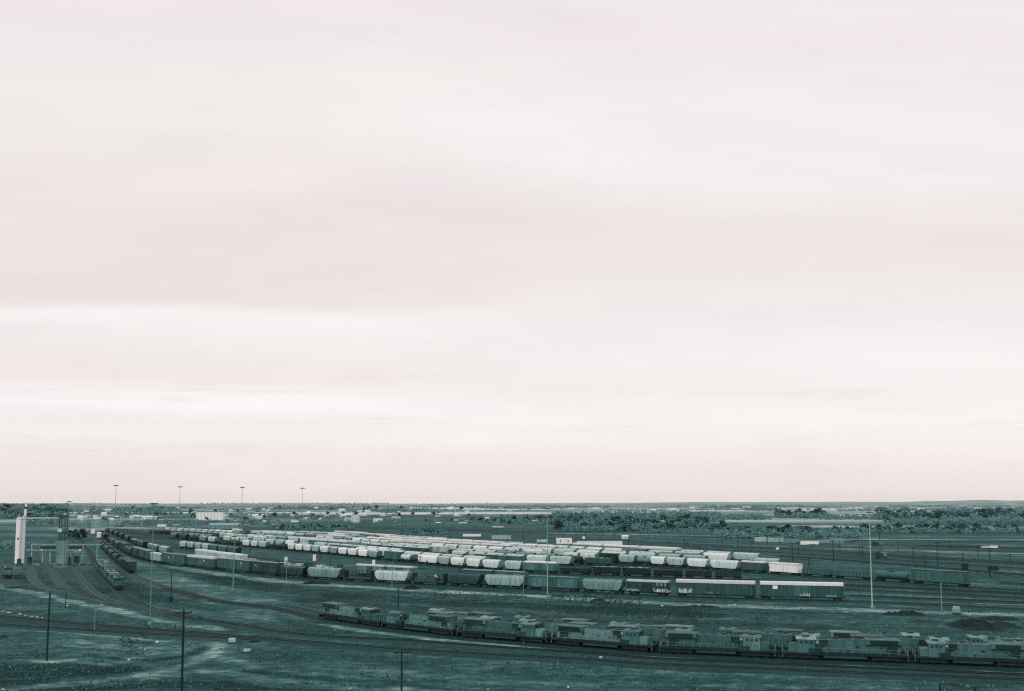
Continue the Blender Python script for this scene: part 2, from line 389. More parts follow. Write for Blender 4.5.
# ------------------------------------------------------------------ rolling stock
DARK = .07
def bogie_mb(x, m, simple):
    b = MB().mat(m)
    if simple:
        b.box(x-1.35, x+1.35, -1.15, 1.15, .28, .85)
        for dx in (-.9, .9): b.box(x+dx-.42, x+dx+.42, -.8, .8, 0, .84)
        return b
    for s_ in (-1, 1):
        b.prism([(s_*1.02-.08, .35), (s_*1.02+.08, .35), (s_*1.02+.08, .8), (s_*1.02-.08, .8)], x-1.3, x+1.3)
        for dx in (-.9, .9): b.tube((x+dx, s_*.68, .46), (x+dx, s_*.84, .46), .46, n=12)
    b.box(x-.3, x+.3, -1.15, 1.15, .5, .95)
    for dx in (-.9, .9): b.tube((x+dx, -.8, .46), (x+dx, .8, .46), .1)
    return b
def car_parts(kind, L, t, simple, tr=None, var=0):
    """list of (part name, mesh)"""
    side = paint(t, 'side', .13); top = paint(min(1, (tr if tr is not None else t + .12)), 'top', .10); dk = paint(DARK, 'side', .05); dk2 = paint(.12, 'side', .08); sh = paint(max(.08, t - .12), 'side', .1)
    out = []; h = L / 2
    bx = h - 2.1
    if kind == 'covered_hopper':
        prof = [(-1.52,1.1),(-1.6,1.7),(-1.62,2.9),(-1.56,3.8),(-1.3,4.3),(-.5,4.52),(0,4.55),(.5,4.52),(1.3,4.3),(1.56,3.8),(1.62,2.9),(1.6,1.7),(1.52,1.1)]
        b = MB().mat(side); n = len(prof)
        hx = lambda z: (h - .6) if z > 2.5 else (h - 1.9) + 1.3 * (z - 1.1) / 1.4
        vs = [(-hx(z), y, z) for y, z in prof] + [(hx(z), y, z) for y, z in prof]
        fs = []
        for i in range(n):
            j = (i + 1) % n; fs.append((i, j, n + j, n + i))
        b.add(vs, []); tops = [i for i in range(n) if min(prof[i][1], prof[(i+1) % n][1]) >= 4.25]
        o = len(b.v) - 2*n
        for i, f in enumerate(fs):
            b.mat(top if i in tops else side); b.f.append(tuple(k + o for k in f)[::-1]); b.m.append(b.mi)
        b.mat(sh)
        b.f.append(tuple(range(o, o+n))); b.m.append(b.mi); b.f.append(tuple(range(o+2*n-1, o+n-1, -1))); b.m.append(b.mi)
        if not simple:
            b.mat(sh); k = -h + 2.6
            while k < h - 2:
                for s_ in (-1, 1): b.box(k-.05, k+.05, s_*1.63-.04, s_*1.63+.04, 1.5, 3.3)
                k += 1.9
        out.append(('body', b))
        r = MB().mat(top); r.box(-h+1.2, h-1.2, -.32, .32, 4.5, 4.68)
        nh = 4 if L > 14 else 3
        for k in range(nh):
            x = (k + .5) / nh * (L - 3) - (h - 1.5); r.mat(sh).box(x-.45, x+.45, -.42, .42, 4.6, 4.78)
        out.append(('roof_hatches', r))
        u = MB().mat(dk2)
        nb = 3 if L > 14 else 2
        for k in range(nb):
            x = ((k + .5) / nb - .5) * (L - 5.4); w = (L - 5.4) / nb / 2 - .15
            u.loft([[(x-w, -1.4, 1.15), (x+w, -1.4, 1.15), (x+w, 1.4, 1.15), (x-w, 1.4, 1.15)], [(x-.5, -.8, .45), (x+.5, -.8, .45), (x+.5, .8, .45), (x-.5, .8, .45)]])
        u.mat(dk).box(-h+.3, h-.3, -.3, .3, .85, 1.2)
        for s_ in (-1, 1):
            u.box(s_*h - (.2 if s_ > 0 else -.2) - .6, s_*h - (.2 if s_ > 0 else -.2) + .6, -1.45, 1.45, 1.15, 1.3)
        out.append(('hopper_bays', u))
        if not simple:
            for s_ in (-1, 1):
                l = MB().mat(sh)
                for y in (-1.4, 1.4):
                    l.tube((s_*(h-.45), y, 1.2), (s_*(h-.45), y, 4.2), .05, n=5)
                for z in (1.9, 2.5, 3.1, 3.7, 4.15): l.tube((s_*(h-.45), -1.4, z), (s_*(h-.45), 1.4, z), .035, n=5)
                out.append(('end_ladder', l))
    elif kind == 'boxcar':
        Hh = 4.7 if L < 20 else 5.35
        b = MB().mat(side).box(-h+.35, h-.35, -1.5, 1.5, 1.0, Hh)
        if var % 2 == 0:
            k = -h + 1.0; b.mat(paint(max(.06, t - .05), 'side', .13))
            while k < h - .8:
                if abs(k) > 1.8 or L > 20:
                    for s_ in (-1, 1): b.box(k-.09, k+.09, s_*1.53-.04, s_*1.53+.04, 1.1, Hh-.1)
                k += 1.25
        else:
            b.mat(sh)
            for s_ in (-1, 1):
                b.box(-h+.4, h-.4, s_*1.53-.03, s_*1.53+.03, Hh-.35, Hh-.1); b.box(-h+.4, h-.4, s_*1.53-.03, s_*1.53+.03, 1.05, 1.3)
            k = -h + 1.5
            while k < h - 1: 
                for s_ in (-1, 1): b.box(k-.05, k+.05, s_*1.52-.03, s_*1.52+.03, 1.3, Hh-.35)
                k += 2.1
        out.append(('body', b))
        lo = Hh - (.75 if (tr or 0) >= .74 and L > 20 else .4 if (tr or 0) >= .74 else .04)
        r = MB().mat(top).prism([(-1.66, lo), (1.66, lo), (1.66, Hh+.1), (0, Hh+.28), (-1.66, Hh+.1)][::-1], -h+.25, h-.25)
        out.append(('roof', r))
        d = MB(); wd = 1.6 if L < 20 else 2.6
        for s_ in (-1, 1):
            d.mat(paint(max(.05, t - .06 if var % 3 else t + .05), 'side', .1)).box(-wd, wd, s_*1.58-.04, s_*1.58+.04, 1.1, lo - .02)
            d.mat(dk).box(-.04, .04, s_*1.63-.03, s_*1.63+.03, 1.15, lo - .06); d.box(-wd-.5, wd+.5, s_*1.6-.06, s_*1.6+.06, 1.0, 1.12)
            d.mat(sh)
            for xx in (-wd+.5, wd-.5): d.box(xx-.05, xx+.05, s_*1.65-.03, s_*1.65+.03, 1.2, lo - .1)
        out.append(('door', d))
        u = MB().mat(dk).box(-h+.1, h-.1, -.35, .35, .65, 1.0); u.box(-h+3.5, h-3.5, -1.3, 1.3, .72, 1.0)
        u.box(-2, 0, -1.2, -.5, .45, .75)
        out.append(('underframe', u))
        if not simple:
            for sx in (-1, 1):
                for sy in (-1, 1):
                    l = MB().mat(sh)
                    for xx in (.45, .95): l.box(sx*(h-xx)-.03, sx*(h-xx)+.03, sy*1.62-.03, sy*1.62+.03, .9, Hh-.3)
                    for z in (1.2, 1.7, 2.2, 2.7, 3.2, 3.7, 4.2): l.box(sx*(h-.7)-.25, sx*(h-.7)+.25, sy*1.62-.02, sy*1.62+.02, z-.025, z+.025)
                    out.append(('end_ladder', l))
    elif kind == 'tank_car':
        b = MB().mat(side); rr = 1.45; n = 18; rings = []
        for x, r_ in ((-h+.7, .3), (-h+.8, .8), (-h+1.05, 1.2), (-h+1.5, 1.43), (-h+1.9, rr), (h-1.9, rr), (h-1.5, 1.43), (h-1.05, 1.2), (h-.8, .8), (h-.7, .3)):
            rings.append([(x, r_*math.cos(6.28318*i/n), 2.55 + r_*math.sin(6.28318*i/n)) for i in range(n)])
        b.loft([r_[::-1] for r_ in rings]); out.append(('tank', b))
        d = MB().mat(sh).tube((0, 0, 3.9), (0, 0, 4.35), .5, n=12); d.box(-1.2, 1.2, -.8, .8, 4.0, 4.06); d.tube((-1.1, .75, 4.05), (-1.1, .75, 4.8), .04, n=5); d.tube((1.1, .75, 4.05), (1.1, .75, 4.8), .04, n=5); d.tube((-1.1, .75, 4.8), (1.1, .75, 4.8), .04, n=5)
        out.append(('dome', d))
        u = MB().mat(dk).box(-h+.2, h-.2, -.4, .4, .75, 1.2); u.box(-h+1.6, -h+3, -1.2, 1.2, 1.0, 1.75); u.box(h-3, h-1.6, -1.2, 1.2, 1.0, 1.75); u.box(-h+.2, -h+1.6, -1.4, 1.4, 1.0, 1.12); u.box(h-1.6, h-.2, -1.4, 1.4, 1.0, 1.12)
        out.append(('underframe', u))
    elif kind == 'gondola_car':
        Hh = 2.75 if var % 2 == 0 else 3.5
        b = MB().mat(side)
        for s_ in (-1, 1):
            b.box(-h+.4, h-.4, s_*1.45-.06, s_*1.45+.06, 1.0, Hh); b.box(s_*(h-.46)-.06, s_*(h-.46)+.06, -1.39, 1.39, 1.0, Hh)
        b.box(-h+.52, h-.52, -1.39, 1.39, 1.0, 1.12)
        k = -h + 1.0
        while k < h - .5:
            b.mat(sh)
            for s_ in (-1, 1): b.box(k-.09, k+.09, s_*1.56-.05, s_*1.56+.05, 1.0, Hh)
            k += 1.5
        b.mat(top)
        for s_ in (-1, 1): b.box(-h+.4, h-.4, s_*1.47-.1, s_*1.47+.1, Hh, Hh+.1)
        out.append(('body', b))
        g = MB().mat(paint((.2, .55, .13, .35)[var % 4], 'top', .2, .9, 1.2)); n = 12; rows = []
        for i in range(n):
            x = -h + .55 + (L - 1.1) * i / (n-1); pk = Hh - .5 + (.5 + .35*math.sin(i*1.7+var)) * (0 if i in (0, n-1) else 1)
            rows.append([(x, -1.38, Hh-.6), (x, -.6, pk), (x, .5, pk+.1), (x, 1.38, Hh-.55)])
        g.loft(rows, cap=False, close=False); out.append(('load', g))
        u = MB().mat(dk).box(-h+.1, h-.1, -.35, .35, .6, 1.0); u.box(-h+3, h-3, -1.3, 1.3, .75, 1.0); out.append(('underframe', u))
    elif kind == 'flat_car':
        b = MB().mat(top).box(-h+.3, h-.3, -1.45, 1.45, 1.05, 1.25); b.mat(side).box(-h+.3, h-.3, -1.48, 1.48, .8, 1.04)
        out.append(('deck', b))
        e = MB().mat(side)
        for s_ in (-1, 1): e.box(s_*(h-.5)-.12, s_*(h-.5)+.12, -1.4, 1.4, 1.25, 4.2)
        out.append(('bulkhead', e))
        c = MB().mat(side).box(-h+.62, h-.62, -.1, .1, 4.0, 4.2)
        k = -h + 1.5
        while k < h - 1: c.box(k-.07, k+.07, -.09, .09, 1.25, 4.0); k += 1.6
        if var % 2 == 0:
            c.mat(top)
            for k in range(int(L // 4.4)):
                x0 = -h + 1 + k * 4.4
                for s_ in (-1, 1): c.box(x0, x0 + 4.1, min(s_*.15, s_*1.35), max(s_*.15, s_*1.35), 1.26, 1.26 + (1.1, 2.2, 1.6)[(k + var) % 3])
        out.append(('centre_beam', c))
        u = MB().mat(dk).box(-h+.1, h-.1, -.35, .35, .55, .8); out.append(('underframe', u))
    elif kind == 'container_car':
        b = MB().mat(dk2).box(-h+.3, h-.3, -1.4, 1.4, .8, 1.1); out.append(('deck', b))
        c = MB().mat(side).box(-h+.8, h-.8, -1.22, 1.22, 1.12, 3.95); k = -h+1
        c.mat(sh)
        while k < h - 1:
            for s_ in (-1, 1): c.box(k-.08, k+.08, s_*1.23-.03, s_*1.23+.03, 1.25, 3.85)
            k += .9
        c.mat(top).box(-h+.78, h-.78, -1.24, 1.24, 3.95, 4.02); out.append(('container', c))
        u = MB().mat(dk).box(-h+.1, h-.1, -.35, .35, .5, .8); out.append(('underframe', u))
    for x in (-bx, bx): out.append(('bogie', bogie_mb(x, dk, simple)))
    if not simple:
        for s_ in (-1, 1): out.append(('coupler', MB().mat(dk).box(min(s_*(h-.2), s_*(h+.35)), max(s_*(h-.2), s_*(h+.35)), -.12, .12, .72, .98)))
    return out
PROTO = {}
def get(kind, L, t, simple, tr=None, var=0):
    key = (kind, L, round(t, 2), simple, tr, var)
    if key not in PROTO:
        ps = car_parts(kind, L, t, simple, tr, var)
        if simple:
            mb = MB()
            for n, p in ps: mb.merge(p)
            o = mb.build(kind)
        else:
            o = empty(kind)
            for n, p in ps: p.build(n, o)
            KIDS[o.name_full] = list(bpy.data.objects[k.name] for k in COL.objects if k.parent == o)
        PROTO[key] = o
        return o
    src = PROTO[key]
    kids = [k for k in KIDS.get(src.name_full, [])]
    c = src.copy(); COL.objects.link(c)
    for k in kids:
        d = k.copy(); COL.objects.link(d); d.parent = c
    return c
def word(t):
    return 'near black' if t < .15 else 'dark grey' if t < .32 else 'mid grey' if t < .5 else 'grey' if t < .62 else 'pale grey' if t < .8 else 'white'
KW = {'covered_hopper': 'covered hopper', 'boxcar': 'boxcar', 'tank_car': 'tank car', 'gondola_car': 'gondola', 'flat_car': 'centre-beam flat car', 'container_car': 'container car'}
ORD = ['last', 'second', 'third', 'fourth', 'fifth', 'sixth', 'seventh', 'eighth', 'ninth', 'tenth', 'eleventh', 'twelfth', 'thirteenth', 'fourteenth', 'fifteenth', 'sixteenth', 'seventeenth', 'eighteenth', 'nineteenth', 'twentieth']
TENS = ['', '', 'twenty', 'thirty', 'forty', 'fifty', 'sixty']
def ordn(i):
    if i < 20: return ORD[i]
    n = i + 1
    if n % 10 == 0: return TENS[n // 10][:-1] + 'ieth'
    return TENS[n // 10] + '-' + (['', 'first'] + ORD[1:9])[n % 10]
def label_row(objs, where, group, end='right'):
    for i, (o, kind, t, extra) in enumerate(objs):
        o['label'] = f"{word(t)} {KW[kind]}{extra}, {ordn(i)} from {end} {where}"; o['category'] = {'tank_car': 'tank car', 'boxcar': 'boxcar'}.get(kind, 'freight wagon'); o['label'] = o['label'].replace('from  the', 'from the'); o['group'] = group
def place(o, path, s, L, sx=1.0, flip=False):
    p, a = path.pose(s, L * .36)
    o.location = (p.x, p.y, ZT); o.rotation_euler = (0, 0, a + (math.pi if flip else 0)); o.scale = (sx, 1, ZL if o.name.startswith('locomotive') else ZW)
# ---- A: the nearest row
A = Path(seg(97,533, 108,541.5, 120,549.5, 135,557.3, 160,563.6, 200,568.3, 240,572.8, 300,579, 340,581.3, 380,583.4, 450,586.6, 480,588, 545,591, 600,593.8, 675,597.4, 758,600, 846,602.2, 930,606, 1045,611))
track(A, M_BAL_D)
rowA = []
def fit(path, x0, x1, kind, t, tr=None, var=0, simple=False, L=None):
    s0, s1 = path.loc(x0), path.loc(x1); ln = s1 - s0
    if L is None: L = min((12.8, 15.5, 17.5, 20, 26), key=lambda v: abs(v - ln + .9))
    o = get(kind, L, t, simple, tr, var); place(o, path, (s0 + s1) / 2, L, max(.7, min(1.4, (ln - .9) / L)), random.random() < .5)
    return (o, kind, t, '')
for x0, x1, k, t, tr, v in [
    (98.5,103,'covered_hopper',.2,.3,0),(103,107,'covered_hopper',.16,.28,0),(107,111.5,'gondola_car',.2,.3,2),(111.5,116,'covered_hopper',.24,.36,0),(116,121,'covered_hopper',.2,.5,0),
    (121,127,'boxcar',.22,.3,1),(127,134,'covered_hopper',.2,.34,0),(134,142,'boxcar',.26,.55,0),(142,153,'boxcar',.33,.6,1),(153,165,'boxcar',.66,.8,1),(165,189,'boxcar',.30,.52,0),(189,219,'boxcar',.33,.78,0),(219,254,'boxcar',.34,.66,1),
    (254,282,'boxcar',.22,.5,1),(282,309,'covered_hopper',.20,.45,0),(309,344,'covered_hopper',.54,.7,0),(344,375,'flat_car',.14,.2,1),(375,412,'covered_hopper',.68,.74,0),(412,447,'flat_car',.14,.3,0),(447,485,'covered_hopper',.14,.3,0),
    (485,528,'covered_hopper',.58,.6,0),(528,582,'boxcar',.36,.5,1),(582,628,'covered_hopper',.5,.56,0),(628,673,'boxcar',.15,.74,1),(674,756.5,'boxcar',.19,.86,0),(758,846,'boxcar',.30,.92,0)]:
    rowA.append(fit(A, x0, x1, k, t, tr, v))
# ---- markings on the nearest row
M_WHT = paint(.86, 'side', .06); M_GRAF = paint(.62, 'side', .2)
def marks(o, name, rects, m):
    mb = MB().mat(m)
    flip = -1 if (math.cos(o.rotation_euler.z) > 0) else 1     # the side that faces the gravel road
    for x, z, w, h_, sl in rects:
        x = x * (1 if flip < 0 else -1); y = flip * 1.69
        a, b = x - w/2, x + w/2
        mb.loft([[(a, y-.012, z), (b, y-.012, z), (b + sl, y-.012, z + h_), (a + sl, y-.012, z + h_)], [(a, y+.012, z), (b, y+.012, z), (b + sl, y+.012, z + h_), (a + sl, y+.012, z + h_)]])
    return mb.build(name, o)
def graffiti(x0, x1, z, h_, n):
    out = []
    for i in range(n):
        x = x0 + (x1 - x0) * (i + .5) / n
        out.append((x, z + U(-.1, .15), U(.16, .4), h_ * U(.6, 1.1), U(-.5, .5)))
        if i % 2: out.append((x, z + h_ * U(.2, .8), U(.5, 1.0), .16, 0))
    return out
oR = rowA[-1][0]; marks(oR, 'placard', [(-8.1, 3.3, 1.5, 1.1, 0)], paint(.97, 'side', .02)); marks(oR, 'graffiti', graffiti(-.5, 2.6, 1.25, .9, 7), M_GRAF); marks(oR, 'panel', [(9.0, 1.15, 3.2, .7, 0)], paint(.5, 'side', .1))
oG = rowA[-2][0]; marks(oG, 'graffiti', graffiti(-12, -7.5, 1.3, 1.5, 12), M_GRAF); marks(oG, 'graffiti', graffiti(-3, -.5, 1.3, .8, 5), M_GRAF)
oB = rowA[-3][0]; marks(oB, 'graffiti', graffiti(-6.5, -2.4, 1.2, .8, 8), M_GRAF); marks(oB, 'graffiti', graffiti(2.2, 7, 1.15, 1.1, 11), M_GRAF); marks(oB, 'lettering', [(3.2, 3.2, .6, .9, 0), (4.4, 3.2, .6, .9, .1), (5.5, 3.2, .6, .9, 0)], paint(.5, 'side', .1))
for i_, x_, z_ in ((-8, 3, 3.0), (-13, -6, 3.4), (-14, 6.5, 3.6), (-15, 3, 3.2), (-16, -5, 3.1)):
    marks(rowA[i_][0], 'stencil', [(x_, z_, .7, .9, 0), (x_ + .8, z_ - .3, .4, .6, 0)], M_GRAF)
extra = {-1: ' with a white placard', -2: ' with pale graffiti', -3: ' with three pale letters'}
rowA = [(o, k, t, extra.get(i - len(rowA), '')) for i, (o, k, t, e) in enumerate(rowA)]
label_row(rowA[::-1], 'in the gravel road row', 'wagons in the row beside the gravel road')

# ---- A2: low pale row just behind it
A2 = Path(seg(103,531, 120,538, 140,547, 160,553.5, 205,561, 235,565.5, 300,572.3, 340,575.3, 416,580, 470,583, 530,586.5))
track(A2, M_BAL_D)
r2 = []
for x0, x1, k, t, tr, v in [(106,110,'covered_hopper',.15,.3,0),(110,114.5,'covered_hopper',.2,.5,0),(114.5,119.5,'covered_hopper',.14,.3,0),(119.5,125,'covered_hopper',.17,.4,0),(125,131,'covered_hopper',.15,.3,0),(131,138,'gondola_car',.2,.7,1),(138,147,'covered_hopper',.2,.36,0),
    (150,160,'covered_hopper',.4,.75,0),(161,170,'covered_hopper',.6,.8,0),(197,219,'boxcar',.7,.88,1),(220,245,'boxcar',.75,.9,1),(246,258,'gondola_car',.3,.6,1),(276,308,'flat_car',.3,.74,0),(309,341,'flat_car',.3,.8,0),(358,387,'boxcar',.4,.8,1),(387,417,'boxcar',.4,.76,1),(462,496,'boxcar',.36,.56,1),(496,527,'boxcar',.36,.62,1)]:
    r2.append(fit(A2, x0, x1, k, t, tr, v))
label_row(r2[::-1], 'in the second row from the gravel road', 'wagons in the second row from the gravel road')

# ---- bowl of the yard: rows between its front edge (C) and its back edge (Z)
XS = [110, 170, 210, 245, 300, 340, 400, 450, 500, 540, 600, 680, 770, 870, 912, 975]
YC = [531.5, 538.5, 543, 547, 552, 555.8, 562.3, 567.2, 571.2, 573.7, 576, 578.6, 581, 585, 587, 590]
YZ = [528.5, 530.2, 531.8, 533.6, 535.6, 537.6, 541.6, 544.6, 547.6, 550, 554, 558.5, 564, 570.5, 573.3, 577.5]
def bowl(t, x0, x1):
    pts = []
    for x, a, b in zip(XS, YC, YZ):
        pa, pb = Vector(P(x, a)), Vector(P(x, b))
        if x0 - 1 <= x <= x1 + 70: pts.append(tuple(pa + (pb - pa) * t))
    return Path(pts, 1.5, world=True)
def fill(path, x0, x1, kinds, where, group, simple, gap=.06, block=None):
    s = path.loc(x0); e = path.loc(x1); objs = []; run = 0; k = None
    while s < e - 9:
        if run <= 0:
            k = random.choices(kinds, [w for *_, w in kinds])[0]; run = random.choice((1, 2, 3, 4, 6))
            if random.random() < gap: s += U(6, 30); run = 0; continue
        kind, L, t, tr, var, w = k
        if s + L > e + 4: break
        o = get(kind, L, t, simple, tr, var); place(o, path, s + L / 2 + .5, L, U(.98, 1.0), random.random() < .5)
        objs.append((o, kind, t, '')); s += L + 1.0; run -= 1
    label_row(objs[::-1], where, group); return objs
HOP = 'covered_hopper'
LIGHT = [(HOP, 12.8, .74, .86, 0, 5), (HOP, 12.8, .62, .8, 0, 3), (HOP, 16, .66, .82, 0, 2), (HOP, 12.8, .44, .64, 0, 2.5), (HOP, 16, .74, .88, 0, 1.5), ('tank_car', 15, .1, None, 0, 1.4), ('boxcar', 15.5, .6, .9, 1, 1.2), (HOP, 15, .3, .46, 0, 1.6), ('gondola_car', 14, .22, .5, 1, 1.8), ('boxcar', 15.5, .26, .6, 1, 1.4)]
MIX = [(HOP, 12.8, .66, .82, 0, 3), (HOP, 16, .56, .78, 0, 2), ('boxcar', 15.5, .7, .95, 1, 1.5), ('boxcar', 15.5, .24, .7, 1, 1.4), ('gondola_car', 15, .2, .5, 0, 2), ('flat_car', 20, .35, .6, 0, 2), ('tank_car', 15, .1, None, 0, 1.2), ('boxcar', 26, .4, .86, 1, .8), (HOP, 12.8, .3, .46, 0, 1.5)]
ROOFY = [('boxcar', 26, .5, .95, 1, 2), ('boxcar', 15.5, .7, .97, 1, 2), ('flat_car', 20, .45, .7, 0, 1.6), (HOP, 16, .68, .84, 0, 1.6), (HOP, 12.8, .56, .74, 0, 1.2), ('gondola_car', 15, .2, .5, 0, 1.2), ('boxcar', 15.5, .3, .6, 1, 1)]
LEFTMIX = [(HOP, 12.8, .6, .8, 0, 3), (HOP, 12.8, .14, .4, 0, 2), (HOP, 16, .3, .6, 0, 2), ('gondola_car', 15, .2, .5, 2, 2), ('boxcar', 15.5, .7, .92, 1, 1.6), ('tank_car', 15, .1, None, 0, 1.4)]
C = bowl(0, 110, 760); track(C, M_BAL_D)
rc = []
for x0, x1, k, t, tr, v in [(170,180,HOP,.3,.6,0),(180,189,HOP,.14,.4,0),(189,199,'tank_car',.1,None,0),(200,209,HOP,.5,.8,0),(209,218,HOP,.66,.84,0),(219,229,'gondola_car',.14,.3,2),(230,239,'tank_car',.1,None,0),(244,252,HOP,.74,.86,0),(252,260,HOP,.68,.84,0),(260,269,HOP,.7,.86,0),(270,279,'gondola_car',.1,.2,2),(279,287,'tank_car',.1,None,0)]:
    rc.append(fit(C, x0, x1, k, t, tr, v, L=12.8))
x = 289.0
for k in range(10):
    w_ = 7.6 + k * .35; rc.append(fit(C, x, x + w_, HOP, (.72, .78, .8, .66, .78, .5, .8, .76, .82, .6)[k], .9, 0, L=12.8)); x += w_
for x0, x1, k, t, tr, v in [(386,402,'boxcar',.34,.44,1),(403,411,'tank_car',.7,None,0),(412,420,'tank_car',.14,None,0),(421,430,HOP,.8,.9,0),(430,440,HOP,.82,.94,0),(441,453,HOP,.56,.8,0),(453,467,HOP,.74,.86,0),(467,483,HOP,.72,.84,0),(484,504,HOP,.70,.82,0),(504.5,524,HOP,.68,.82,0),(525.5,560,'boxcar',.36,.93,1),(561,592,'gondola_car',.08,.5,0),(593,622,'gondola_car',.08,.66,1),(623,652,'gondola_car',.07,.62,1),(653,684,'gondola_car',.06,.2,2),(685,714,'gondola_car',.06,.14,2),(715,744,'gondola_car',.05,.16,2)]:
    rc.append(fit(C, x0, x1, k, t, tr, v))
label_row(rc[::-1], 'along the front edge of the yard bulk', 'wagons along the front edge of the yard bulk')
GB = 'wagons in the crowded bulk of the yard'
for t_, x0, x1, kinds, nm in ((.085, 300, 485, LIGHT, 'second'), (.165, 172, 541, LIGHT, 'third'), (.26, 255, 590, MIX, 'fourth')):
    p = bowl(t_, 110, 590); track(p, M_BAL_D); fill(p, x0, x1, kinds, f'in the {nm} row of the yard bulk', GB, True, .16)
p = bowl(.36, 110, 640); track(p, M_BAL_D); fill(p, 150, 250, LEFTMIX, 'in the short mast row', GB, True); fill(p, 251, 618, LIGHT, 'in the fifth row of the yard bulk', GB, True, .08)
D = Path([P(*v) for v in seg(110,530, 170,534.6, 210,537.4, 245,540, 300,543.5, 340,546.6, 400,551.6, 450,555.3, 500,558.4, 540,560.2, 600,563.4, 640,565.6, 690,569, 770,574.3, 800,576.4, 870,581, 912,584, 975,588.5, 1045,593)], 1.2, world=True)
track(D, M_BAL_D); p = bowl(.43, 240, 640); track(p, M_BAL_D); fill(p, 250, 545, ROOFY, 'in the sixth row of the yard bulk', GB, True, .12)
fill(D, 165, 476, LIGHT, 'in the seventh row of the yard bulk', GB, True, .14)
rd = []
for x0, x1, k, t, tr, v in [(479,493,HOP,.7,.84,0),(494,508,HOP,.5,.7,0),(509,522,'tank_car',.3,None,0),(526,545,'boxcar',.78,.92,1),(546,563,'gondola_car',.07,.12,2),(564,580,HOP,.66,.8,0),(581,598,HOP,.72,.86,0),(600,619,'boxcar',.08,.12,1),(620,637,HOP,.62,.8,0),(638,651,'tank_car',.4,None,0),(652,667,HOP,.74,.86,0),(668,687,HOP,.62,.84,0),(688,711,HOP,.82,.9,0),(712,741,HOP,.76,.88,0),(742,768,'boxcar',.24,.9,0),(769.5,802,'boxcar',.92,.95,1),(803,834,'gondola_car',.3,.4,0),(835,872,'gondola_car',.32,.36,0),(873,911,'tank_car',.3,None,0),(912.5,972,'boxcar',.33,.42,1)]:
    rd.append(fit(D, x0, x1, k, t, tr, v))
label_row(rd[::-1], 'in the long row ending under two boards', 'wagons of the long row past the yard bulk')
for t_, x0, x1, kinds, nm in ((.57, 250, 560, LIGHT, 'eighth'), (.64, 246, 788, ROOFY, 'ninth'), (.72, 246, 706, MIX, 'tenth'), (.79, 252, 640, ROOFY, 'eleventh'), (.86, 250, 744, LIGHT, 'twelfth'), (.93, 258, 690, MIX, 'penultimate'), (1.0, 247, 774, ROOFY, 'rearmost')):
    p = bowl(t_, 240, 770); track(p, M_BAL_D); fill(p, x0, x1, kinds, f'in the {nm} row of the yard bulk', GB, True, .14)
for t_, nm in ((.5, 'middle'), (.7, 'upper'), (.9, 'uppermost')):
    p = bowl(t_, 110, 255); track(p, M_BAL_D); fill(p, 166, 243, LIGHT if t_ < .8 else LEFTMIX, f'in the {nm} row left of the yard bulk', GB, True, .03)
p = Path(seg(150,545, 200,550.5, 244,556.5, 300,563)); track(p, M_BAL_D); fill(p, 172, 240, LEFTMIX, 'in the short row left of three pale hoppers', GB, True, .1)
# the dark train that heads in from the throat
S2 = Path(seg(90,530, 96,538, 101,546.5, 110,556.5, 120,565.3, 132,574)); track(Path(seg(90,530, 96,538, 101,546.5, 110,556.5, 120,565.3, 132,574.2, 150,583, 180,592, 215,601)), M_BAL)
s = S2.loc(132); objs = []
DK = [(HOP, 16, .16, .3, 0), ('gondola_car', 15, .14, .24, 2), (HOP, 16, .22, .38, 0), ('boxcar', 15.5, .2, .34, 1), ('tank_car', 15, .12, None, 0)]
seq = [3, 3, 0, 1, 0, 4, 2, 0, 1, 2, 0, 4, 0, 1, 2]
for k in seq:
    kind, L, t, tr, v = DK[k]
    if s - L < 2: break
    o = get(kind, L, t, False, tr, v); place(o, S2, s - L/2, L, 1, False); objs.append((o, kind, t, '')); s -= L + 1
label_row(objs, 'the near end of the sand tower train', 'wagons of the dark train beside the sand tower', '')
for x_, y_, nm in ((93, 534.5, 'stepped behind the other'), (99, 538.5, 'nearer the dark train')):
    o = get('boxcar', 15.5, .93, False, .97, 1); xx, yy = P(x_, y_); o.location = (xx, yy, 0); o.rotation_euler = (0, 0, math.radians(112))
    tag(o, f'white boxcar seen end-on above the fuelling frame, {nm}', 'boxcar', 'white boxcars seen end-on')

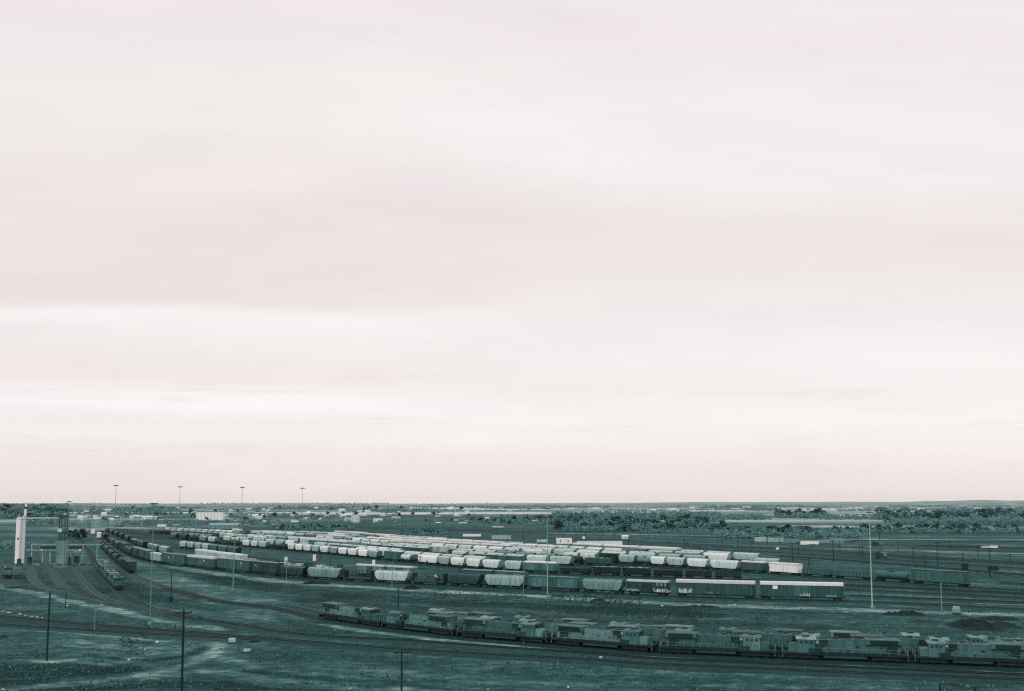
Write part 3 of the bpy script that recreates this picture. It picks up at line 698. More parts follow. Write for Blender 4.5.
# ------------------------------------------------------------------ locomotives
def loco_proto():
    root = empty('locomotive')
    sd = paint(.365, 'side', .18, .6, .7); rf = paint(.42, 'top', .2, .7, .6); cabrf = paint(.54, 'top', .24, .7, .6); dk = paint(.05, 'side', .05); dk2 = paint(.12, 'side', .1); gr = paint(.07, 'side', .05); ln = paint(.3, 'side', .05); win = paint(.17, 'side', .04, .3); tankm = paint(.17, 'side', .08)
    MB().mat(dk).box(-10.9, 10.9, -1.5, 1.5, 1.15, 1.55).build('underframe', root)
    MB().mat(tankm).prism([(-1.35, 1.14), (-1.4, .6), (-1.0, .3), (1.0, .3), (1.4, .6), (1.35, 1.14)], -3.8, 3.6).build('fuel_tank', root)
    for x in (-7.2, 7.2):
        b = MB().mat(dk)
        for s_ in (-1, 1):
            b.box(x-2.6, x+2.6, s_*1.1-.1, s_*1.1+.1, .4, .95)
            for dx in (-2.0, 0, 2.0): b.tube((x+dx, s_*.68, .53), (x+dx, s_*.85, .53), .53, n=14)
        b.box(x-.5, x+.5, -1.1, 1.1, .5, 1.14)
        b.build('bogie', root)
    h = MB().mat(sd).box(-9.7, 4.9, -.95, .95, 1.55, 4.25)
    h.mat(dk)
    for s_ in (-1, 1): h.box(-9.68, 4.88, s_*.956-.01, s_*.956+.01, 1.56, 1.74)
    h.mat(sd)
    for s_ in (-1, 1): h.loft([[(-3.6, s_*.96, 4.0), (-3.6, s_*.7, 4.34), (-3.6, s_*.7, 4.0)][::s_], [(2.4, s_*.96, 4.0), (2.4, s_*.7, 4.34), (2.4, s_*.7, 4.0)][::s_]])
    h.mat(gr)
    rl = random.Random(4)
    for k in range(17):
        x0 = -9.1 + k * .82
        for s_ in (-1, 1):
            if rl.random() < .45: z0 = rl.choice((1.9, 2.3, 2.7, 3.4)); h.box(x0+.06, x0+.06+rl.uniform(.3, .62), s_*.97-.012, s_*.97+.012, z0, z0+rl.uniform(.2, .5))
    h.mat(ln); k = -9.2
    while k < 4.6:
        for s_ in (-1, 1): h.box(k-.025, k+.025, s_*.955-.01, s_*.955+.01, 1.65, 3.2)
        k += .82
    for s_ in (-1, 1): h.box(-9.6, 4.8, s_*.958-.01, s_*.958+.01, 3.22, 3.27)
    hood = h.build('long_hood', root)
    r = MB().mat(rf).prism([(-1.0, 4.25), (1.0, 4.25), (.8, 4.42), (-.8, 4.42)], -3.6, 4.9); 
    r.mat(dk2); 
    for x in (-2.4, -.9): r.tube((x, 0, 4.4), (x, 0, 4.56), .55, n=12)
    r.box(.9, 1.8, -.45, .45, 4.42, 4.75); r.box(2.6, 4.2, -.7, .7, 4.42, 4.6); r.mat(gr).box(-.3, .6, -.6, .6, 4.42, 4.5)
    r.build('hood_roof', root)
    q_ = MB().mat(sd).prism([(-.96, 3.3), (-1.5, 3.6), (-1.5, 4.5), (1.5, 4.5), (1.5, 3.6), (.96, 3.3)], -9.7, -3.7)
    q_.mat(rf).box(-9.75, -3.65, -1.53, 1.53, 4.5, 4.58); rad = q_.build('radiator', root)
    for s_ in (-1, 1): MB().mat(gr).box(-9.1, -4.4, s_*1.53-.03, s_*1.53+.03, 3.65, 4.42).build('grille', rad)
    for s_ in (-1, 1): MB().mat(gr).box(-9.0, -7.3, s_*.99-.04, s_*.99+.04, 2.1, 3.1).build('vent', hood)
    d = MB().mat(sd).box(2.5, 4.9, -1.3, 1.3, 3.3, 4.35); d.mat(gr)
    for s_ in (-1, 1): d.box(2.7, 4.3, s_*1.33-.03, s_*1.33+.03, 3.4, 4.25)
    d.mat(gr)
    for s_ in (-1, 1): d.add([(4.3, s_*1.0, 3.3), (3.2, s_*1.0, 3.3), (4.3, s_*1.0, 2.3), (4.3, s_*1.3, 3.3), (3.2, s_*1.3, 3.3), (4.3, s_*1.3, 2.3)], [(0,1,2),(3,5,4),(0,2,5,3),(1,4,5,2),(0,3,4,1)])
    db = d.build('dynamic_brake', root)
    for s_ in (-1, 1): MB().mat(paint(.62, 'side', .05)).box(4.45, 4.85, s_*1.325-.02, s_*1.325+.02, 3.65, 3.95).build('number_plate', db)
    for s_ in (-1, 1): MB().mat(dk2).box(4.2, 6.2, s_*1.3-.25, s_*1.3+.25, 1.56, 2.45).build('battery_box', root)
    c = MB().mat(sd).box(5.0, 8.1, -1.5, 1.5, 1.56, 4.3)
    cab = c.build('cab', root)
    MB().mat(cabrf).prism([(-1.58, 4.25), (1.58, 4.25), (1.3, 4.52), (.5, 4.66), (-.5, 4.66), (-1.3, 4.52)], 4.8, 8.35).build('cab_roof', cab)
    MB().mat(dk2).box(6.0, 7.2, -.5, .5, 4.64, 4.92).build('air_unit', cab)
    w = MB().mat(win)
    for s_ in (-1, 1):
        for x0 in (5.5, 6.35, 7.2): w.box(x0, x0+.5, s_*1.51-.02, s_*1.51+.02, 3.4, 3.95)
    for y in (-1.3, -.4, .5): w.box(8.09, 8.13, y, y+.75, 3.4, 4.05)
    w.build('window', cab)
    n_ = MB().mat(sd).loft([[(8.1, -1.15, 1.56), (8.1, 1.15, 1.56), (8.1, 1.15, 3.3), (8.1, -1.15, 3.3)], [(9.7, -1.0, 1.56), (9.7, 1.0, 1.56), (9.7, .9, 2.95), (9.7, -.9, 2.95)]])
    n_.mat(rf).loft([[(8.1, -1.1, 3.3), (8.1, 1.1, 3.3), (8.1, 1.1, 3.36), (8.1, -1.1, 3.36)], [(9.68, -.88, 2.95), (9.68, .88, 2.95), (9.68, .88, 3.01), (9.68, -.88, 3.01)]])
    n_.build('nose', root)
    for s_ in (-1, 1):
        hr = MB().mat(paint(.5, 'side', .05))
        for x0, x1 in ((-10.6, 4.6),):
            hr.tube((x0, s_*1.45, 2.55), (x1, s_*1.45, 2.55), .025, n=5)
            k = x0
            while k <= x1 + .1: hr.tube((k, s_*1.45, 1.55), (k, s_*1.45, 2.55), .025, n=5); k += 1.52
        for x0 in (-10.75, 10.75):
            hr.tube((x0, s_*1.45, .5), (x0, s_*1.45, 2.7), .04, n=5); hr.tube((x0, s_*.9, 1.2), (x0, s_*.9, 2.7), .03, n=5)
        hr.build('handrail', root)
    for s_ in (-1, 1):
        MB().mat(dk).box(min(s_*10.9, s_*11.0), max(s_*10.9, s_*11.0), -1.45, 1.45, .35, 1.5).build('pilot', root)
        MB().mat(dk).box(min(s_*11.0, s_*11.4), max(s_*11.0, s_*11.4), -.15, .15, .75, 1.05).build('coupler', root)
    return root
LOCO = loco_proto(); LKIDS = {}
loco_used = [False]
def loco(path, x0=None, x1=None, face='R', s=None, sx=None):
    if loco_used[0]:
        o = copy_tree(LOCO)
    else: o = LOCO; loco_used[0] = True
    if s is None:
        s0, s1 = path.loc(x0), path.loc(x1); s = (s0 + s1) / 2; sx = max(.85, min(1.15, (s1 - s0 - .6) / 22.2))
    place(o, path, s, 22, sx or 1, face == 'L'); return o
pl = seg(165,589, 215,601, 273,608.8, 323,619.5, 385,629, 459,638, 552,646, 658,654.4, 779,660.2, 911,665.2, 1024,669.8, 1060,671.2)
L1 = Path(pl)
M_BAL_X = paint(.12, 'top', .1, .95, .8); track(L1, M_BAL_X, 1.25, True)
GL = 'locomotives stored in three rows'
locs = [loco(L1, a, b, f) for a, b, f in ((323,385,'R'),(385.5,459,'L'),(459,552,'R'),(552,658,'R'),(658,779,'R'),(779.5,911,'L'),(911,1036,'L'))]
for o, l in zip(locs, ('at the far left end of the front row', 'second from the left in the front row', 'third from the left in the front row', 'in the middle of the front row', 'third from the right in the front row', 'second from the right in the front row', 'cut by the frame edge in the front row')):
    tag(o, 'locomotive with pale cab roof, ' + l, 'locomotive', GL)
L2 = Path(pl[2:], off=4.6); L3 = Path(pl[2:], off=9.2); track(L2, M_BAL, 1.75); track(L3, M_BAL, 1.75)
for P_, lst, rn in ((L2, ((424,510,'R'),(512,604,'L'),(605,708,'R'),(722,836,'R'),(840,964,'R'),(968,1090,'L')), 'second'), (L3, ((424,498,'L'),(506,594,'L'),(600,700,'L'),(706,812,'L'),(822,938,'R'),(952,1068,'L')), 'third')):
    for i, (a, b, f) in enumerate(lst):
        o = loco(P_, a, b, f)
        nm = ('leftmost', 'second from the left', 'third from the left', 'third from the right', 'second from the right', 'rightmost')[i]
        tag(o, f'locomotive roof behind the front row, {nm} of the {rn} row', 'locomotive', GL)
S1 = Path(seg(90,553, 97,567, 105,577, 113,585, 119.5,591.5)); S1b = Path(seg(80,540, 90,553, 97,567, 105,577, 113,585, 120,592, 132,601, 150,609, 185,618.5, 238,625.8, 282,633.5, 326,638, 405,642, 500,649, 595,655.6, 640,659.5, 740,664.5, 830,668.6, 1045,678))
track(S1b, M_BAL, 1.35, True)
e = S1.loc(119.5) - 11
for i in range(5):
    o = loco(S1, s=e - i * 22.8, face='R' if i % 2 == 0 else 'L')
    tag(o, 'locomotive coupled in the string near the sand tower, ' + ('nearest', 'second nearest', 'third nearest', 'fourth nearest', 'farthest')[i] + ' to the viewer', 'locomotive', 'string of locomotives near the sand tower')
S0 = Path(seg(-2,560, 2,567, 5,573, 8,579.5)); track(Path(seg(-6,553, -2,560, 2,567, 5,573, 8,579.5, 14,588)), M_BAL)
o = loco(S0, s=S0.loc(8) - 10.5, face='R'); tag(o, 'dark locomotive standing end-on at the left edge below the white tower', 'locomotive')
# main lines and leads in front
T4 = Path(seg(-40,613.5, 0,617.5, 60,623.3, 130,629.2, 180,633, 240,638, 330,645.2, 405,650.9, 500,657, 595,662, 640,665.6, 740,670, 830,674, 1045,683)); track(T4, M_BAL_D, 1.7, True)
T5 = Path(seg(-40,623, 0,626.2, 60,630, 130,634.4, 180,637.2, 225,639.6, 260,641.4)); track(T5, M_BAL_D, 1.7, True)
for pts in (seg(42,551, 47,562, 54,573, 62,585, 74,593.5, 100,600, 130,606, 160,611.5, 200,619),
            seg(28,560, 31,571, 36,582, 48,588, 70,592, 100,599.5)):
    track(Path(pts), M_BAL, 1.2, False)
track(Path(seg(70,562, 78,574, 86,585, 96,594.5, 112,602.5, 140,608.5, 170,615)), M_BAL_D, 1.2, False, M_RAIL_L, .06)
for pts in (seg(800,583.5, 860,586.3, 1045,595.5), seg(800,588.2, 860,591, 1045,600.3), seg(850,596.3, 1045,604.5), seg(1000,583.5, 1045,585.8)):
    track(Path(pts), M_BAL_D, 1.7)
for i, pts in enumerate((seg(600,540, 700,545, 800,550, 900,556, 1045,564), seg(640,538, 760,542.5, 900,549, 1045,553.5), seg(780,556.5, 860,562, 960,570, 1045,577), seg(850,541, 1045,542), seg(690,548.5, 800,554.5, 930,563, 1045,571))):
    track(Path(pts, 4), M_BAL_D if i % 2 == 0 else M_BAL_L, 1.7)

# ------------------------------------------------------------------ masts and poles
M_STEEL = paint(.5, 'side', .06, .5); M_STEEL_L = paint(.6, 'side', .06, .5); M_WOOD = paint(.08, 'side', .06, .9); M_LAMP = paint(.3, 'side', .05); M_CONC = paint(.6, 'top', .1)
def mast(px, yb, top_y, label, r=.3, mat=M_STEEL, d=None, group='light masts of the yard'):
    x, y = P(px, yb)
    if d: x, y = at_dist(px, d), d
    s_ = y * CP
    Hm = H - (top_y - 503) * y / F
    o = empty('light_mast', (x, y, 0))
    MB().mat(mat).tube((0, 0, 0), (0, 0, Hm), r * .75, r * .35, 12).build('pole', o)
    MB().mat(M_CONC).tube((0, 0, -.1), (0, 0, .5), r * 2.2, n=12).build('footing', o)
    k = y / 300
    c = MB().mat(M_LAMP); k = max(.66, y / 560); c.tube((0, 0, Hm - .2*k), (0, 0, Hm + .15*k), .5*k, n=14)
    for i in range(6):
        a = i * 1.0472; cx, cy = k * math.cos(a), k * math.sin(a)
        c.tube((.4*math.cos(a), .4*math.sin(a), Hm), (cx, cy, Hm), .08, n=6)
        c.box(cx-.28*k, cx+.28*k, cy-.28*k, cy+.28*k, Hm-.3*k, Hm+.2*k)
    c.build('lamp_ring', o)
    tag(o, label, 'light mast', group); return o
mast(872.3, 608, 512, 'tall pale light mast on the gravel road right of the long boxcars', .25, M_STEEL_L)
mast(547.5, 597, 508.5, 'tall pale light mast in front of the long mid-grey boxcar', .2, M_STEEL_L)
mast(150, 624, 503.5, 'tall light mast nearest the paired main tracks, right of the locomotive string', .18, M_STEEL)
mast(233, 590.5, 536, 'light mast on grass in front of the second ribbed boxcar', .28, M_STEEL)
for px, ty, d, nm in ((117, 485.5, 980, 'leftmost'), (181, 486.8, 1060, 'second from left'), (243, 487.5, 1130, 'third from left'), (303, 488.2, 1200, 'rightmost')):
    mast(px, 0, ty, f'distant light mast standing above the horizon, {nm} of four', .42, M_STEEL, d, 'light masts above the horizon')
mast(66.5, 566, 501.5, 'slim light mast behind the grey frame tower with pipes', .2, M_STEEL)
mast(736, 547, 523, 'small light mast beyond the yard near the tree belt', .2, M_STEEL)
def upole(px, yb, ty, label, arms=1, r=.16, group=None, mat=M_WOOD, lean=0):
    x, y = P(px, yb); Hm = H - (ty - 503) * y / F
    o = empty('utility_pole', (x, y, 0), U(-.3, .3)); o.rotation_euler = (U(-.012, .012), lean + U(-.012, .012), U(-.3, .3))
    MB().mat(mat).tube((0, 0, -.1), (0, 0, Hm), r, r * .7, 10).build('pole', o)
    if arms:
        c = MB().mat(mat)
        c.box(-1.2, 1.2, .12, .24, Hm - .6, Hm - .42)
        for k in (-1.1, -.6, .6, 1.1): c.tube((k, .18, Hm - .42), (k, .18, Hm - .2), .05, n=6)
        c.build('crossarm', o)
    tag(o, label, 'utility pole', group); return o
upole(181.6, 696, 607.5, 'dark wooden utility pole in the foreground with a crossarm and pale stripe', 1, .19)
upole(46.6, 660, 591, 'dark bare pole in a pale dirt patch, lower left field', 0, .2)
upole(401.5, 696, 646.5, 'short dark wooden pole below the front locomotives', 1, .17)
upole(940.5, 697, 680, 'stub of dark post at the bottom edge, left of two', 0, .2, 'posts at the bottom edge')
upole(975.5, 698, 682.5, 'stub of dark post at the bottom edge, right of two', 0, .2, 'posts at the bottom edge')
upole(398.3, 611, 585.5, 'dark pole rising in front of the black hoppers by the second locomotive', 0, .15)
upole(392, 587.6, 561, 'slim pole in front of the pale hopper by the road', 0, .13, None, M_STEEL)
upole(523.5, 594.5, 560, 'slim pole left of the tall mast by the road', 0, .12, None, M_STEEL)
upole(214, 571, 557, 'thin pole beside the ribbed boxcar, behind the short mast', 0, .16)
upole(280, 579, 563, 'thin dark pole against the dark boxcar beside the road', 0, .13)
upole(286.5, 581.5, 557, 'thin grey pole against the dark hopper beside the road', 0, .12, None, M_STEEL)
upole(330, 567, 546.5, 'dark pole between the second row and the white hoppers', 0, .14)
upole(941.8, 612, 581, 'pale pole on the gravel road near the parked pickup', 0, .15, None, M_STEEL)
upole(937.8, 571, 541.5, 'dark pole behind the last boxcar of the long row', 1, .18)
upole(578.6, 567, 556, 'dark pole standing between dark gondolas and pale hoppers', 0, .2)
upole(65.5, 607.5, 590, 'short dark pole beside the curving lead tracks', 0, .14)
upole(175.5, 628.5, 621.5, 'short marker post beside the main tracks by the striped pole', 0, .1)
upole(170.8, 602, 570, 'dark pole with a thick base box, right of the locomotive string', 0, .16)
upole(119.5, 579, 569, 'thin pole between the two strings near the sand tower', 0, .12)
GP = 'utility poles beyond the yard'
for px, yb, ty in ((585.5,546,532),(614,545,533),(616.6,547,543),(628.5,547,536),(634.5,548,542),(656,541,536),(669,550,541),(684.5,551,539),(688,548,542),(737.5,549,540),(752,552,541),(767.5,546,534),(792.6,561,545),(798.5,555,541),(833.5,563,540),(809,566,558),(863,558,545),(913.5,560,546),(963,561,552),(1010,562,553),(524,540,530),(475,534,524),(430,532,521),(497,536,527),(250,553,540),(600,531,522),(640,536,527),(780,545,534),(820,541,532),(880,546,532),(352,530,520),(402,529,517),(563,541,533),(700,556,545),(722,544,534),(840,550,540),(860,556,546),(898,552,541),(925,566,554),(950,549,540),(978,556,545),(990,560,549),(602,538,528),(660,536,527),(712,537,528),(560,534,525),(540,547,537),(508,543,534),(450,538,529),(300,531,520),(320,560,549),(420,566,555),(460,573,562),(645,588,574),(715,591,577)):
    upole(px, yb, ty, 'dark utility pole standing among the tracks and fields of the middle distance', 1, .22, GP)
# double-arm lamp post
x, y = P(94.5, 632); o = empty('lamp_post', (x, y, 0)); Hm = 5.9
MB().mat(M_STEEL).tube((0, 0, 0), (0, 0, Hm), .11, .07).build('pole', o)
MB().mat(M_STEEL).box(-.2, 1.5, -.05, .05, Hm - .1, Hm).box(-1.0, -.2, -.05, .05, Hm - .1, Hm).build('arm', o)
for xx in (-.9, 1.4): MB().mat(M_STEEL_L).box(xx-.3, xx+.3, -.14, .14, Hm-.05, Hm+.12).build('lamp', o)
MB().mat(M_CONC).box(-1.6, 1.6, -.7, .7, -.1, .18).build('footing', o)
tag(o, 'pale lamp post with a short arm each way beside the main tracks', 'lamp post')
x, y = P(170.8, 602); o = MB().mat(M_WOOD).box(-.45, .45, -.4, .4, 0, 1.7).mat(M_LAMP).box(-.5, .5, -.45, .45, 1.7, 1.8).box(-.6, .6, -.5, .5, -.05, .12).build('equipment_cabinet', None, (x + .2, y - .62, 0)); tag(o, 'dark equipment cabinet at the foot of the pole right of the locomotives', 'cabinet')

# ------------------------------------------------------------------ sand tower, fuelling frame
def lattice(mb, x0, x1, y0, y1, z0, z1, n, r=.12):
    for x in (x0, x1):
        for y in (y0, y1): mb.tube((x, y, z0), (x, y, z1), r, n=6)
    for i in range(n):
        a, b = z0 + (z1-z0)*i/n, z0 + (z1-z0)*(i+1)/n
        for y in (y0, y1): mb.tube((x0, y, a), (x1, y, b), r*.6, n=5); mb.tube((x0, y, b), (x1, y, b), r*.6, n=5)
        for x in (x0, x1): mb.tube((x, y0, a), (x, y1, b), r*.6, n=5)
x, y = P(19, 569); sc_ = y / F; HS = (569 - 519) * sc_
o = empty('sand_tower', (x, y, 0)); W = paint(.93, 'side', .07, .6); G = paint(.5, 'side', .1); Dk = paint(.15, 'side', .08)
r_ = 4.25 * sc_
MB().mat(W).tube((0, 0, 2.5), (0, 0, HS), r_, r_, 28).mat(Dk).tube((0, 0, HS-.5), (0, 0, HS-.42), r_+.03, n=28).build('silo', o)
MB().mat(paint(.86, 'top', .1)).tube((0, 0, HS), (0, 0, HS+.6), r_, r_*.6, 28).build('silo_top', o)
b = MB().mat(G).box(-r_*1.15, r_*1.15, -r_*1.1, r_*1.1, -.1, 1.0); 
for a in range(6): b.tube((r_*.85*math.cos(a*1.047), r_*.85*math.sin(a*1.047), 1.0), (r_*.85*math.cos(a*1.047), r_*.85*math.sin(a*1.047), 2.6), .25, n=8)
b.mat(paint(.6, 'side', .2)).tube((0, 0, 1.0), (0, 0, 2.5), r_*.5, r_*.95, 16); b.build('base', o)
b = MB().mat(Dk).tube((0, -r_-.03, HS*.60), (0, -r_-.06, HS*.60), .42, n=14); b.add([(-.55, -r_-.08, HS*.585), (.55, -r_-.08, HS*.585), (0, -r_-.08, HS*.62), (-.55, -r_-.02, HS*.585), (.55, -r_-.02, HS*.585), (0, -r_-.02, HS*.62)], [(0,1,2),(3,5,4),(0,3,4,1),(1,4,5,2),(2,5,3,0)]); b.build('emblem', o)
b = MB().mat(G)
for i in range(14):
    a = i * .4488; b.tube((r_*math.cos(a), r_*math.sin(a), HS), (r_*math.cos(a), r_*math.sin(a), HS+1.1), .05, n=5)
    a2 = a + .4488; b.tube((r_*math.cos(a), r_*math.sin(a), HS+1.1), (r_*math.cos(a2), r_*math.sin(a2), HS+1.1), .05, n=5)
b.build('railing', o)
b = MB().mat(paint(.84, 'side', .08)).tube((1.6, 0, HS), (2.0, 0, HS+6.6), .62, .5, 10).tube((.4, 0, HS), (1.9, 0, HS+3), .1, n=6).mat(Dk).box(1.3, 2.7, -.7, .7, HS+4.2, HS+5.0).mat(paint(.7, 'side', .1)).box(1.6, 2.5, -.3, .3, HS+5.0, HS+6.8).tube((-1.2, 0, HS), (-.9, 0, HS+2.4), .12, n=6); b.build('elevator_head', o)
b = MB().mat(G).tube((-r_, -.4, HS*.52), (-r_-2.8, -1.6, HS*.42), .14, n=6); b.build('discharge_spout', o)
b = MB().mat(Dk)
for s_ in (-.25, .25): b.tube((1.2+s_, -r_-.1, 2), (1.2+s_, -r_*.92, HS), .04, n=5)
for i in range(30): b.tube((.95, -r_-.08, 2.2 + i*.62), (1.45, -r_-.08, 2.2 + i*.62), .03, n=4)
b.box(.4, 1.8, -r_-.9, -r_-.05, 2.4, 4.6); b.build('ladder', o)
tag(o, 'tall white cylindrical sand tower with a mast head and round dark emblem', 'sand tower')
xa, ya = x, y
# frame tower in the fuelling area
x, y = P(61.5, 567); sg = y / F; o = empty('frame_tower', (x, y, 0)); gm = paint(.5, 'side', .12)
HT = (567 - 541.5) * sg; hw = 4.2 * sg
MB().mat(gm).box(-hw, hw, -hw, hw, 1.5, HT).mat(paint(.44, 'side', .1)).box(-hw-.05, -hw+.25, -hw-.05, -hw+.25, 0, HT).box(hw-.25, hw+.05, -hw-.05, -hw+.25, 0, HT).box(-hw-.05, hw+.05, -hw-.04, -hw+.2, HT*.5, HT*.5+.25).build('bin', o)
b = MB().mat(gm)
for sx in (-1, 1):
    for sy in (-1, 1): b.box(sx*hw*.85-.2, sx*hw*.85+.2, sy*hw*.85-.2, sy*hw*.85+.2, -.1, 1.52)
b.box(-hw*1.5, hw*1.5, -hw*1.3, hw*1.3, -.1, .3); b.build('base', o)
b = MB().mat(paint(.2, 'side', .1)); lattice(b, -1.2, 1.4, -1.2, 1.2, HT, (567-516)*sg, 6, .16); b.box(-1.4, 1.6, -1.3, 1.3, (567-517)*sg, (567-516)*sg); b.build('lattice', o)
MB().mat(paint(.72, 'side', .1)).box(-1.7, .1, -1.6, -1.25, (567-532.5)*sg, (567-529)*sg).build('sign_board', o)
MB().mat(paint(.68, 'side', .08)).tube((.9, -.5, (567-516)*sg), (.9, -.5, (567-513.5)*sg), .5, n=10).build('cap', o)
tag(o, 'grey square tower topped by a dark lattice and pale board', 'tower')
xb, yb_ = x, y
o = empty('pipe_bridge', ((xa+xb)/2, (ya+yb_)/2, 0)); pm = paint(.84, 'side', .1)
ax, bx_ = (xa - xb)/2 + r_ + .1, (xb - xa)/2 - 1.3; zz = (567-519)*sg
dy = (yb_ - ya) / 2
b = MB().mat(pm)
b.loft([[(ax, -dy-.35, zz), (ax, -dy+.35, zz), (ax, -dy+.35, zz+.55), (ax, -dy-.35, zz+.55)], [(bx_, dy-.35, zz), (bx_, dy+.35, zz), (bx_, dy+.35, zz+.55), (bx_, dy-.35, zz+.55)]]); b.build('duct', o)
b = MB().mat(paint(.56, 'side', .1))
b.loft([[(ax, -dy-.5, zz+1.25), (ax, -dy-.4, zz+1.25), (ax, -dy-.4, zz+1.4), (ax, -dy-.5, zz+1.4)], [(bx_, dy-.5, zz+1.25), (bx_, dy-.4, zz+1.25), (bx_, dy-.4, zz+1.4), (bx_, dy-.5, zz+1.4)]])
for i in range(12):
    t = i / 11; xx = ax + (bx_-ax)*t; yy = -dy + 2*dy*t; b.box(xx-.05, xx+.05, yy-.5, yy-.4, zz+.5, zz+1.3)
b.loft([[(ax, -dy-.3, zz-1.1), (ax, -dy+.3, zz-1.1), (ax, -dy+.3, zz-.95), (ax, -dy-.3, zz-.95)], [(bx_, dy-.3, zz-1.1), (bx_, dy+.3, zz-1.1), (bx_, dy+.3, zz-.95), (bx_, dy-.3, zz-.95)]])
b.build('walkway', o); tag(o, 'pale overhead pipe bridge between the white tower and the lattice tower', 'pipe bridge')
# fuelling frame: two long beams on posts
x, y = P(62, 563); sf = y / F; o = empty('fuelling_frame', (x, y, 0)); bm = paint(.6, 'side', .12)
b = MB().mat(bm).box((27-62)*sf, (98-62)*sf, 3.0, 3.6, (563-545.8)*sf, (563-544.6)*sf).box((24-62)*sf, (80-62)*sf, 1.6, 2.2, (563-551)*sf, (563-550)*sf); b.build('beam', o)
for px in (29, 40, 47.5, 68, 80, 94):
    MB().mat(bm).box((px-62)*sf-.18, (px-62)*sf+.18, 2.22, 2.6, -.1, (563-545.8)*sf).build('post', o)
b = MB().mat(paint(.16, 'side', .1)).box((38-62)*sf, (56-62)*sf, 1.9, 3.2, (563-549.5)*sf, (563-546.5)*sf).box((66-62)*sf, (79-62)*sf, 1.9, 3.2, (563-549.5)*sf, (563-546.5)*sf); b.build('walkway', o)
for px in (40, 78): MB().mat(paint(.85, 'side', .05)).box((px-62)*sf-.4, (px-62)*sf+.4, 1.3, 1.6, (563-551)*sf, (563-549.6)*sf).build('lamp', o)
tag(o, 'long low frame of beams and posts over the fuelling tracks', 'fuelling frame')
for px, w, hh in ((27, 1.6, 1.6), (30, 2.2, 1.0), (37, 3.0, .8), (53, 2.2, .9), (78, 3, .8), (84, 1.5, 1.2), (28.5, 1.5, 3.8), (76, 1.6, 4.2), (68.5, 1.6, 4.0)):
    x, y = P(px, 565.5); b = MB().mat(paint(.15 if hh > 3 else .45, 'side', .15)).box(-w/2, w/2, -.8, .8, -.05, hh).box(-w/2-.1, w/2+.1, -.9, .9, hh, hh+.12).mat(Dk).box(-.3, .3, -.84, -.8, .2, min(hh-.1, 1.9)).build('equipment_cabinet', None, (x, y + U(-.8, .8), 0))
    tag(b, ('tall dark' if hh > 3 else 'low grey') + ' equipment cabinet under the fuelling frame', 'cabinet', ('tall' if hh > 3 else 'low') + ' cabinets under the fuelling frame')

# ------------------------------------------------------------------ buildings
def house(px, yb, wpx, hpx, t, tr, label, rot=0, name='house', group=None, depth=None, roof='gable', chim=False):
    x, y = P(px, yb); s_ = y / F; w = wpx * s_ / 2; hgt = hpx * s_; d = (depth or min(2 * w, 12)) / 2
    o = empty(name, (x, y, 0), rot)
    wall = paint(t, 'side', .08); rm = paint(tr, 'top', .08)
    e = hgt * (.62 if roof == 'gable' else .94)
    MB().mat(wall).box(-w, w, -d, d, -.2, e).build('wall', o)
    if roof == 'gable': 
        b = MB().mat(rm); b.prism([(-d-.4, e), (d+.4, e), (0, hgt)], -w-.3, w+.3); b.build('roof', o)
    else: MB().mat(rm).box(-w-.15, w+.15, -d-.15, d+.15, e+.003, hgt).build('roof', o)
    n = max(1, int(2 * w / 5))
    for i in range(min(n, 9)):
        xx = -w + (i + .5) * 2 * w / min(n, 9)
        MB().mat(paint(.6 if name == 'warehouse' else .2, 'side', .03, .4)).box(xx-.4, xx+.4, -d-.04, -d+.02, e*(.05 if name == 'warehouse' else .35), e*(.95 if name == 'warehouse' else .7)).build('window' if i else 'door', o)
    tag(o, label, 'building' if name != 'house' else 'house', group); return o
house(210.2, 520, 26, 7.6, .92, .97, 'long white warehouse block with dark seams left of the third mast', name='warehouse', roof='flat', depth=9)
house(225.5, 528.5, 30, 5.5, .52, .6, 'long grey shed in front of the white warehouse', math.radians(-8), name='shed', depth=14)
house(355.5, 522.3, 7, 7.6, .76, .8, 'tall pale square building in the distant town', name='building', roof='flat', depth=14)
house(348, 521.5, 6, 4, .7, .74, 'low pale annex left of the tall square building', name='building', roof='flat')
house(337, 521, 2.2, 8, .5, .56, 'narrow grey tower block left of the pale annex', name='building', roof='flat')
house(247, 520, 8, 4.4, .56, .66, 'grey low building right of the white warehouse', name='building', roof='flat'); house(255.3, 518.5, 5.5, 4.5, .74, .86, 'pale gabled building between grey sheds right of the warehouse'); house(264.5, 516.5, 5, 2.4, .8, .9, 'small white roofed building rightmost of the warehouse cluster')
house(378, 522, 8, 3.6, .78, .88, 'white low building right of the tall square block', roof='flat'); house(363, 516, 8, 2.6, .75, .86, 'pale shed on the plain behind the tall square block')
house(564, 543.3, 15, 5, .88, .95, 'white shed with a dark doorway behind the yard', name='shed', roof='flat', depth=10)
house(660, 526, 8, 6, .55, .68, 'pale house among scrub right of the wood, leftmost of three'); house(668, 527.3, 9, 6, .62, .74, 'wide pale house among scrub, middle of three'); house(676, 523.4, 7, 3.4, .84, .92, 'bright white house among scrub, rightmost of three')
house(716, 527, 10, 4.6, .45, .56, 'grey house with dark doorway right of the wood'); house(704, 523, 10, 2.6, .55, .66, 'low grey roof behind the house with dark doorway'); house(625, 538.5, 6, 3.4, .82, .92, 'small white cabin between poles beyond the yard')
house(485, 522.2, 10, 3, .5, .62, 'grey farm shed among the mid field trees, leftmost of four'); house(487, 519.5, 4, 2.6, .7, .8, 'small pale shed behind the leftmost farm shed'); house(500.5, 521.8, 8, 3, .72, .86, 'white gabled farm shed among dark trees'); house(535.5, 523, 5.5, 3, .7, .8, 'pale farm shed near the tall mast, rightmost of four')
